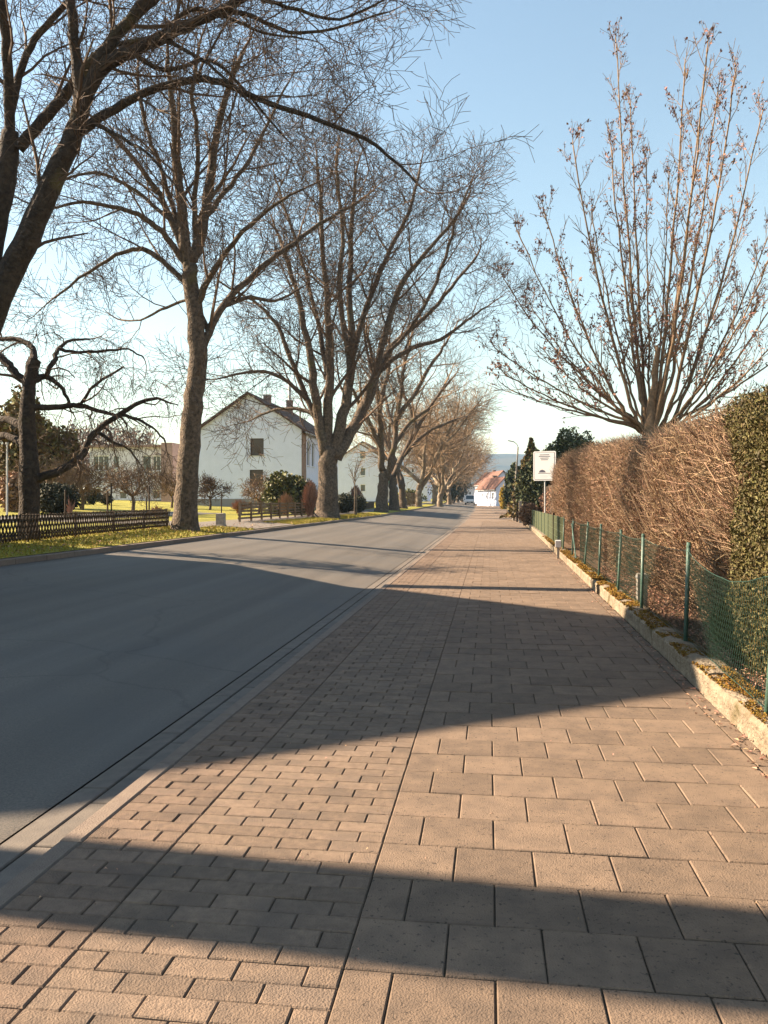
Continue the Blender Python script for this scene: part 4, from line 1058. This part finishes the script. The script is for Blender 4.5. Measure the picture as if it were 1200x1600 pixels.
b = MB(); b.box((x1-x0+.003, .05, .76), (x1-x0+.06, 1.6, ev-.05)); b.build('corner_cladding', M['brick_wall'], h1)
# second gable house
y0 = 132.0; x0 = xat(526, y0); x1 = xat(606, y0); zb = zat(785, 560, y0)-1; ev = zat(719, 560, y0)-zb; ap = zat(691, 567, y0)-zb
gable_house('gable_house', 'white three-storey gable house between the forked tree and the twin-stemmed tree', x0, x1, y0, y0+14, zb, ev, ap, 'white_wall', 'roof_brown',
    gw=[win(563, 731, 571, 743), win(563, 757, 571, 768)], fw=[(2, ev-2.4, 1.2, 1.4), (6, ev-2.4, 1.2, 1.4), (10, ev-2.4, 1.2, 1.4)], xa=xat(567, y0)-x0, chims=[((x1-x0)*.75, 5, .8, ap+.2, 0)], plinth=1.2)
h2_ = bpy.data.objects['gable_house.001']
# attic window on the gable triangle, set proud as a dormer-like frame
f = MB(); ax0 = xat(563, y0)-x0; az0 = zat(716, 563, y0)-zb; f.box((ax0-.08, -.05, az0-.08), (ax0+.88, -.003, az0+1.28)); fo = f.build('window', M['frame_white'], h2_)
f = MB(); f.box((ax0, -.08, az0), (ax0+.8, -.051, az0+1.2)); f.build('pane', M['glass'], fo)
# third house
y0 = 175.0; x0 = xat(628, y0); x1 = xat(668, y0); zb = zat(788, 650, y0); ev = zat(732, 650, y0)-zb; ap = zat(702, 642, y0)-zb
gable_house('gable_house', 'pale gable house half hidden right of the V-forked avenue tree', x0, x1, y0, y0+10, zb, ev, ap, 'white_wall', 'roof_red', gw=[win(643, 731, 647, 738), win(630, 731, 634, 738)], plinth=0)
# dark-roofed house past the van
y0 = 260.0; x0 = xat(722, y0); x1 = xat(741, y0); zb = zat(790, 730, y0)-1; ev = zat(764, 730, y0)-zb; ap = zat(752, 731, y0)-zb
gable_house('small_house', 'small house with dark roof straight above the white van', x0, x1, y0, y0+8, zb, ev, ap, 'cream_wall', 'roof_dark', gw=[win(727, 768, 730, 773), win(733, 768, 736, 773)], plinth=0)
y0 = 330.0; x0 = xat(741, y0); x1 = xat(757, y0); zb = zat(790, 750, y0)-1; ev = zat(760, 750, y0)-zb; ap = zat(756, 750, y0)-zb
gable_house('small_house', 'orange-brown house closing the view at the end of the street', x0, x1, y0, y0+8, zb, ev, ap, 'pink_wall', 'roof_red', gw=[win(748, 768, 751, 773)], plinth=0)
# right-hand row
rw_ = [(148, 775, 787, 762, 746, 'roof_red', 'white_wall', 'grey-gabled house nearest on the right with lit white street side', 12),
       (186, 768, 792, 755, 736, 'roof_red', 'white_wall', 'white house with the tallest red roof on the right of the street', 14),
       (225, 763, 780, 760, 750, 'roof_red', 'white_wall', 'narrow white house with low red roof, third on the right', 11),
       (262, 757, 770, 761, 752, 'roof_red', 'cream_wall', 'cream house with red roof, farthest of the row on the right', 11)]
for (y0, pa, pb, pe, pp, rf, wm, lb, dl) in rw_:
    x0 = xat(pa, y0); x1 = xat(pb, y0)+2; zb = zat(788, pa, y0)-.5; ev = zat(pe, pa, y0)-zb; ap = zat(pp, pa, y0)-zb
    gable_house('street_house', lb, x0, x1, y0, y0+dl, zb, ev, ap, wm, rf, gw=[((x1-x0)*.3, ev-2.2, .9, 1.2)], fw_left=[(1.5, ev-2.2, 1, 1.3), (5, ev-2.2, 1, 1.3), (8.3, ev-2.2, 1, 1.3), (5, .9, 1, 1.3)], plinth=0, chims=[((x1-x0)*.6, dl*.6, .7, ap+.5, 0)]).rotation_euler.z = R(17)
# flat-roofed building
y0 = 78.0; x0 = xat(140, y0); x1 = xat(257, y0); zb = zat(787, 200, y0); top = zat(699, 200, y0)-zb
fb_ = empty('flat_roof_building', (x0, y0, zb), 'pale two-storey flat-roofed building beyond the lawn on the left', 'building')
m = MB()
hs = [win(145, 712, 170, 736), win(186, 768, 198, 780), win(222, 712, 236, 736), win(238, 712, 256, 736), win(150, 762, 158, 780), win(238, 766, 250, 780), win(176, 712, 186, 732)]
wall_holes(m, (0,0,0), (1,0,0), (0,-1,0), x1-x0, 0, top, hs); m.poly([(x1-x0,0,0), (x1-x0,9,0), (x1-x0,9,top), (x1-x0,0,top)]); m.poly([(0,9,0), (0,0,0), (0,0,top), (0,9,top)]); m.poly([(0,9,0), (x1-x0,9,0), (x1-x0,9,top), (0,9,top)])
m.build('wall', M['cream_wall'], fb_)
for h in hs: window(fb_, (h[0], 0, 0), (1,0,0), (0,-1,0), h[2], h[3], h[1], 'glass', 'frame_white', mull=2 if h[2] > 1.2 else 0)
b = MB(); b.box((-.3,-.4,top), (x1-x0+.1, 9.3, top+.22)); b.build('roof', M['brick_wall'], fb_)
b = MB(); b.box((-.02,-.02,-.4), (x1-x0+.02, 9.02, .35)); b.build('plinth', M['plinth'], fb_)
b = MB(); b.box((x1-x0+.15, -1.2, -.3), (x1-x0+1.3, 9, top+.35)); b.build('end_wall', M['brick_wall'], fb_)
b = MB(); b.cyl((x1-x0-.02+.1, -.12, 0), (x1-x0+.08, -.12, top), .05, k=8); b.build('downpipe', M['steel'], fb_)
# the gabled house left of the frame whose shadow lies over road and pavement
gy = 9.5; hw = 6.6
sx1 = -12.9
sh = empty('gable_house', (sx1, gy, gz(-15)), 'house left of the view whose gable throws the big pointed shadow over the road', 'house')
zt = 10.0-gz(-15); ev_ = zt-.77*hw
m = MB(); m.poly([(0,-hw,0), (0,hw,0), (0,hw,ev_), (0,0,zt), (0,-hw,ev_)]); m.poly([(-11,-hw,0), (-11,hw,0), (-11,hw,ev_), (-11,0,zt), (-11,-hw,ev_)][::-1])
m.poly([(0,hw,0), (-11,hw,0), (-11,hw,ev_), (0,hw,ev_)]); m.poly([(0,-hw,0), (-11,-hw,0), (-11,-hw,ev_), (0,-hw,ev_)][::-1]); m.build('wall', M['white_wall'], sh)
for s_ in (-1, 1):
    b = MB(); A = [Vector((.15, s_*(hw+.4), ev_-.31)), Vector((.15, 0, zt)), Vector((-11.3, 0, zt)), Vector((-11.3, s_*(hw+.4), ev_-.31))]
    b.poly([a+UP*.16 for a in A]); b.poly([a+UP*.01 for a in A][::-1])
    for k in range(4): b.poly([A[k]+UP*.01, A[(k+1) % 4]+UP*.01, A[(k+1) % 4]+UP*.16, A[k]+UP*.16])
    b.build('roof', M['roof_brown'], sh)
for (yy, zz) in ((-2.2, 1.0), (1.0, 1.0), (-2.2, 3.9), (1.0, 3.9)):
    f = MB(); f.box((.003, yy, zz), (.05, yy+1.2, zz+1.3)); fo = f.build('window', M['frame_white'], sh); f = MB(); f.box((.051, yy+.1, zz+.1), (.06, yy+1.1, zz+1.2)); f.build('pane', M['glass'], fo)

# ------------------------------------------------------------------ signs, lamp, gate, cars
sp = W(851, 795, 34.5); sp.z = .1
sg = empty('notice_sign', sp, 'white notice board with rounded frame on a thin post above the hedge', 'sign')
b = MB(); b.cyl((0,.03,-.1), (0,.03,3.3), .026, k=8); b.build('post', M['steel'], sg)
s = 34.5/F; wS = 36*s; z1 = H+(HY-705)*s-.1; z0 = H+(HY-751)*s-.1
def rrect(x0, x1, z0, z1, r, y0, y1, m, name, parent):
    b = MB(); pts = []
    for cx_, cz_, a0 in ((x1-r, z1-r, 0), (x0+r, z1-r, 90), (x0+r, z0+r, 180), (x1-r, z0+r, 270)):
        for k in range(5): a = R(a0+k*22.5); pts.append((cx_+r*math.cos(a), cz_+r*math.sin(a)))
    b.poly([(x, y0, z) for x, z in pts][::-1]); b.poly([(x, y1, z) for x, z in pts]); n = len(pts)
    for i in range(n): j = (i+1) % n; b.poly([(pts[i][0], y0, pts[i][1]), (pts[j][0], y0, pts[j][1]), (pts[j][0], y1, pts[j][1]), (pts[i][0], y1, pts[i][1])])
    return b.build(name, m, parent)
rrect(-wS/2, wS/2, z0, z1, .06, -.02, 0, M['sign_white'], 'frame', sg)
rrect(-wS/2+.05, wS/2-.05, z0+.04, z1-.05, .04, -.024, -.019, M['sign_print'], 'inner_border', sg)
pn = rrect(-wS/2+.065, wS/2-.065, z0+.055, z1-.065, .035, -.028, -.0235, M['sign_white'], 'panel', sg)
zz = z1-.14
for wd in (.42, .5, .36, .3):
    bl = MB(); bl.box((-wd/2, -.031, zz-.028), (wd/2, -.0285, zz)); bl.build('text_line', M['sign_print'], sg); zz -= .07
zq = z0+.30
bl = MB(); bl.box((-.27, -.031, zq), (.27, -.0285, zq+.022)); bl.build('divider_line', M['sign_print'], sg)
bl = MB(); em = [(-.25,zq+.05), (.05,zq+.05), (.02,zq+.12), (-.1,zq+.17), (-.2,zq+.13)]; bl.poly([(x, -.031, z) for x, z in em]); bl.build('emblem', M['sign_print'], sg)
for k in range(3): bl = MB(); bl.box((-.2, -.031, z0+.22-k*.05), (.2-.05*k, -.0285, z0+.24-k*.05)); bl.build('text_line', M['sign_print_pale'], sg)
sg.rotation_euler.z = R(-20)
# street lamp
lp = W(802, 808, 62); lp.z = .05+rise(lp.y)
la = empty('street_lamp', lp, 'thin slightly leaning grey street lamp post at the pavement edge', 'street lamp')
s = 62/F; b = MB(); b.tube([Vector((0,0,-.2)), Vector((.15,0,2.5)), Vector((.36,0,(HY-700)*s+H))], [.10, .08, .05], 10); b.build('pole', M['concrete'], la, smooth=True)
tz = (HY-700)*s+H; b = MB(); b.tube([Vector((.36,0,tz)), Vector((.28,0,tz+.2)), Vector((.05,0,tz+.4))], [.03,.03,.03], 6); b.build('arm', M['steel'], la)
b = MB(); b.bar((.08,0,tz+.39), (-.4,0,tz+.5), .14, .07); b.build('lamp_head', M['steel'], la)
# gate posts and board gate beyond the fence
lbs2 = ['pale concrete gate post nearest, at the end of the bar fence', 'dark wooden gate post beside the pale concrete one', 'pale concrete gate post farther along, beside the lamp', 'thin dark gate post nearest the street lamp']
for (px, zc, hh, wd, m, lb) in ((826, 46, 1.25, .14, 'concrete', lbs2[0]), (820, 49, 1.4, .2, 'dark_wood', lbs2[1]), (813, 55, 1.45, .18, 'concrete', lbs2[2]), (808, 58, 1.3, .12, 'dark_wood', lbs2[3])):
    p = W(px, 800, zc); p.z = .0; t = empty('gate_post', p, lb, 'post', 'posts beside the pavement past the hedge'); b = MB(); b.box((-wd/2,-wd/2,0), (wd/2,wd/2,hh), bev=.02); b.build('shaft', M[m], t)
    b = MB(); b.box((-wd/2-.02,-wd/2-.02,hh), (wd/2+.02,wd/2+.02,hh+.04), bev=.015); b.build('cap', M[m], t)
fa = Vector((2.45, 72, .1+rise(72))); fb = Vector((2.55, 100, .1+rise(100)))
e = empty('picket_fence', fa, 'reddish brown board fence between the lamp post and the yellow bush', 'fence'); d = fb-fa; b = MB(); b.box((-.02,-.06,0), (.02,.06,1.3)); bm_ = b.mesh('board', M['mid_wood'])
for i in range(90): inst('board', bm_, e, d*(i/90))
b = MB(); b.bar(UP*.3+Vector((.05,0,0)), d+UP*.3+Vector((.05,0,0)), .04, .08); b.bar(UP*1.0+Vector((.05,0,0)), d+UP*1.0+Vector((.05,0,0)), .04, .08); b.build('rail', M['mid_wood'], e)
# far garden walls/posts in front of the right row
for i, (y, lb) in enumerate(((128, 'grey garden wall pier nearest, in front of the right-hand houses'), (140, 'grey garden wall pier second, in front of the right-hand houses'), (154, 'grey garden wall pier third, in front of the right-hand houses'), (170, 'grey garden wall pier farthest, in front of the right-hand houses'))):
    t = empty('wall_pier', (2.7+bend(y), y, rise(y)), lb, 'pier', 'garden piers on the right'); b = MB(); b.box((-.25,-.25,0), (.25,.25,1.7), bev=.03); b.build('shaft', M['concrete'], t); b = MB(); b.box((-.3,-.3,1.7), (.3,.3,1.8), bev=.03); b.build('cap', M['concrete'], t)
# advertising pillar
zc = 92; p = W(610, 803, zc); p.z = gz(p.x)+rise(p.y)-.1; s = zc/F
ad = empty('advertising_pillar', p, 'tall white sign pillar with red edge and green logo between the avenue trees', 'sign')
zt_ = H+(HY-742)*s-p.z; zl = H+(HY-780)*s-p.z
b = MB(); b.box((-.42,-.1,zl), (.42,.1,zt_), bev=.01); b.build('panel', M['sign_white'], ad); b = MB(); b.box((-.56,-.1,zl), (-.425,.1,zt_-.1)); b.build('red_edge', M['sign_red'], ad)
b = MB(); b.box((-.16,-.106,zt_-.95), (.20,-.101,zt_-.70)); b.build('green_logo', M['sign_green'], ad)
b = MB()
for zq, wd in ((zt_-.22, .5), (zt_-.5, .3), (zt_-1.25, .4), (zt_-1.45, .34), (zt_-1.75, .38)): b.box((-wd/2,-.106,zq), (wd/2,-.101,zq+.07))
b.build('printed_lines', M['sign_print_pale'], ad)
for x in (-.3, .3): b = MB(); b.box((x-.05,-.05,-.2), (x+.05,.05,zl)); b.build('leg', M['concrete'], ad)
# bicycle-like stand clutter by the pillar is left as a bin
p = W(602, 800, 88); p.z = gz(p.x)+rise(p.y); t = empty('litter_bin', p, 'small dark litter bin left of the white sign pillar', 'bin')
b = MB(); b.tube([Vector((0,0,.2)), Vector((0,0,.95))], [.2, .25], 12, cap=True); b.build('bin_body', M['iron'], t); b = MB(); b.cyl((0,0,0), (0,0,.2), .05, k=8); b.build('foot', M['iron'], t)

def car(label, loc, w_, h_, l, m, van):
    t = empty('parked_car', loc, label, 'van' if van else 'car'); b = MB()
    prof = [(0,.28),(0,.75),(.12,.95),(.9 if not van else .5,1.05),(1.5 if not van else 1.0,h_-.05),(1.9 if not van else 1.4,h_),(l-.5,h_),(l-.1,h_*.62),(l,.4),(l,.28)]
    for i in range(len(prof)): pass
    def sect(x, k): return [(x, y, z) for y, z in prof]
    for sx in (-1, 1):
        pts = [Vector((sx*(w_/2-(.14 if z > 1.1 else 0)), y, z)) for y, z in prof]; b.poly(pts if sx > 0 else pts[::-1])
    for i in range(len(prof)):
        (ya, za), (yb_, zb_) = prof[i], prof[(i+1) % len(prof)]
        xa_ = w_/2-(.14 if za > 1.1 else 0); xb_ = w_/2-(.14 if zb_ > 1.1 else 0)
        b.poly([(-xa_,ya,za), (xa_,ya,za), (xb_,yb_,zb_), (-xb_,yb_,zb_)])
    b.build('body', M[m], t)
    yA, zA = prof[3]; yB, zB = prof[4]; nrm = Vector((0, -(zB-zA), (yB-yA))).normalized()*.012
    b = MB(); b.poly([Vector((-w_/2+.16, yA+(yB-yA)*.08, zA+(zB-zA)*.08))+nrm, Vector((w_/2-.16, yA+(yB-yA)*.08, zA+(zB-zA)*.08))+nrm, Vector((w_/2-.22, yA+(yB-yA)*.93, zA+(zB-zA)*.93))+nrm, Vector((-w_/2+.22, yA+(yB-yA)*.93, zA+(zB-zA)*.93))+nrm]); b.build('windscreen', M['glass'], t)
    b = MB(); b.box((-w_/2+.35,-.012,.42), (w_/2-.35,-.003,.62)); b.build('grille', M['plastic_black'], t)
    b = MB(); b.box((-w_/2+.02,-.05,.26), (w_/2-.02,.02,.40), bev=.02); b.build('bumper', M['plastic_black'], t)
    b = MB(); b.box((-.26,-.06,.42), (.26,-.052,.52)); b.build('number_plate', M['sign_white'], t)
    for sx in (-1, 1):
        b = MB(); b.box((sx*(w_/2-.2)-.15,-.02,.66), (sx*(w_/2-.2)+.15,-.004,.82)); b.build('headlight', M['lamp_glass'], t)
        b = MB(); b.box((sx*(w_/2+.1)-.08, (yA+.15), zA), (sx*(w_/2+.1)+.08, yA+.25, zA+.18)); b.build('mirror', M['plastic_black'], t)
        for yy in (.85, l-.8):
            b = MB(); b.cyl((sx*(w_/2-.2),yy,.32), (sx*(w_/2+.01),yy,.32), .32, k=16); wh = b.build('wheel', M['rubber'], t)
            b = MB(); b.cyl((sx*(w_/2+.01),yy,.32), (sx*(w_/2+.025),yy,.32), .19, k=12); b.build('rim', M['steel'], wh)
    return t
def roadz(x): t = (x-XF)/(XG0-XF); return ZF+(ZR-ZF)*t+.08*t*(1-t)
p = W(734, 790, 165); car('white van with its front towards the viewer far down the road', (p.x, p.y, roadz(-4.0)+rise(p.y)), 1.95, 2.0, 4.6, 'paint_white', True)
p = W(748, 790, 200); car('beige car behind the white van near the right kerb', (p.x, p.y, roadz(-2.8)+rise(p.y)), 1.8, 1.5, 4.3, 'paint_beige', False)

# ------------------------------------------------------------------ hills
b = MB(); nx, ny = 60, 8
for j in range(ny+1):
    for i in range(nx+1):
        x = -1500+3000*i/nx; y = 1500+900*j/ny; k = math.sin(math.pi*min(1, j/ny*1.0)*.5)
        hgt = (140+9*noise.noise(Vector((x*.002, 0, 0)))+3*noise.noise(Vector((x*.012, 3, 0))))*k*math.exp(-((x+40)/900)**2)
        b.v.append((x, y, -1+hgt+4*noise.noise(Vector((x*.01, y*.01, 0)))*k))
for j in range(ny):
    for i in range(nx): a = j*(nx+1)+i; b.f.append((a, a+1, a+nx+2, a+nx+1)); b.m.append(0)
b.build('hills', M['hill'], kind='structure', smooth=True)
# brown bare wood on the rise behind the flat-roofed building
random.seed(99); b = MB()
b0 = MB()
for i in range(25):
    x = -190+i*8; 
for _ in range(16000):
    px = random.uniform(60, 240); zc = random.uniform(230, 330); top = 664+abs(px-150)*.14+26*noise.noise(Vector((px*.05, zc*.01, 0)))+10*noise.noise(Vector((px*.3, zc*.1, 0)))
    py = top+random.random()**.8*90; p = W(px, py, zc); s_ = random.uniform(.3, .8)
    u = Vector((random.gauss(0,.5), random.gauss(0,.5), 1)).normalized(); v = u.cross(Vector((random.gauss(0,1), random.gauss(0,1), .1))).normalized()
    b.poly([p-u*s_, p+v*s_*.35, p+u*s_, p-v*s_*.35])
tag(b.build('distant_wood', M['hill_brown'], kind='stuff'), 'reddish brown leafless wood rising behind the flat-roofed building', 'wood')
for _ in range(0): pass

# haze
HAZE = True
if HAZE:
    b = MB(); b.box((-1700, -60, -3), (1700, 2600, 175)); m = bpy.data.materials.new('haze'); m.use_nodes = True; N = m.node_tree.nodes; N.remove(N['Principled BSDF'])
    v = N.new('ShaderNodeVolumePrincipled'); v.inputs['Color'].default_value = (.42, .68, 1, 1); v.inputs['Density'].default_value = .00016; v.inputs['Anisotropy'].default_value = .0
    m.node_tree.links.new(v.outputs[0], N['Material Output'].inputs['Volume']); o = b.build('haze', m, kind='stuff')
print('TWIG TRIS', ntri, sum(ntri), 'TOTAL', sum(len(o.data.polygons) for o in col.objects if o.type == 'MESH'))
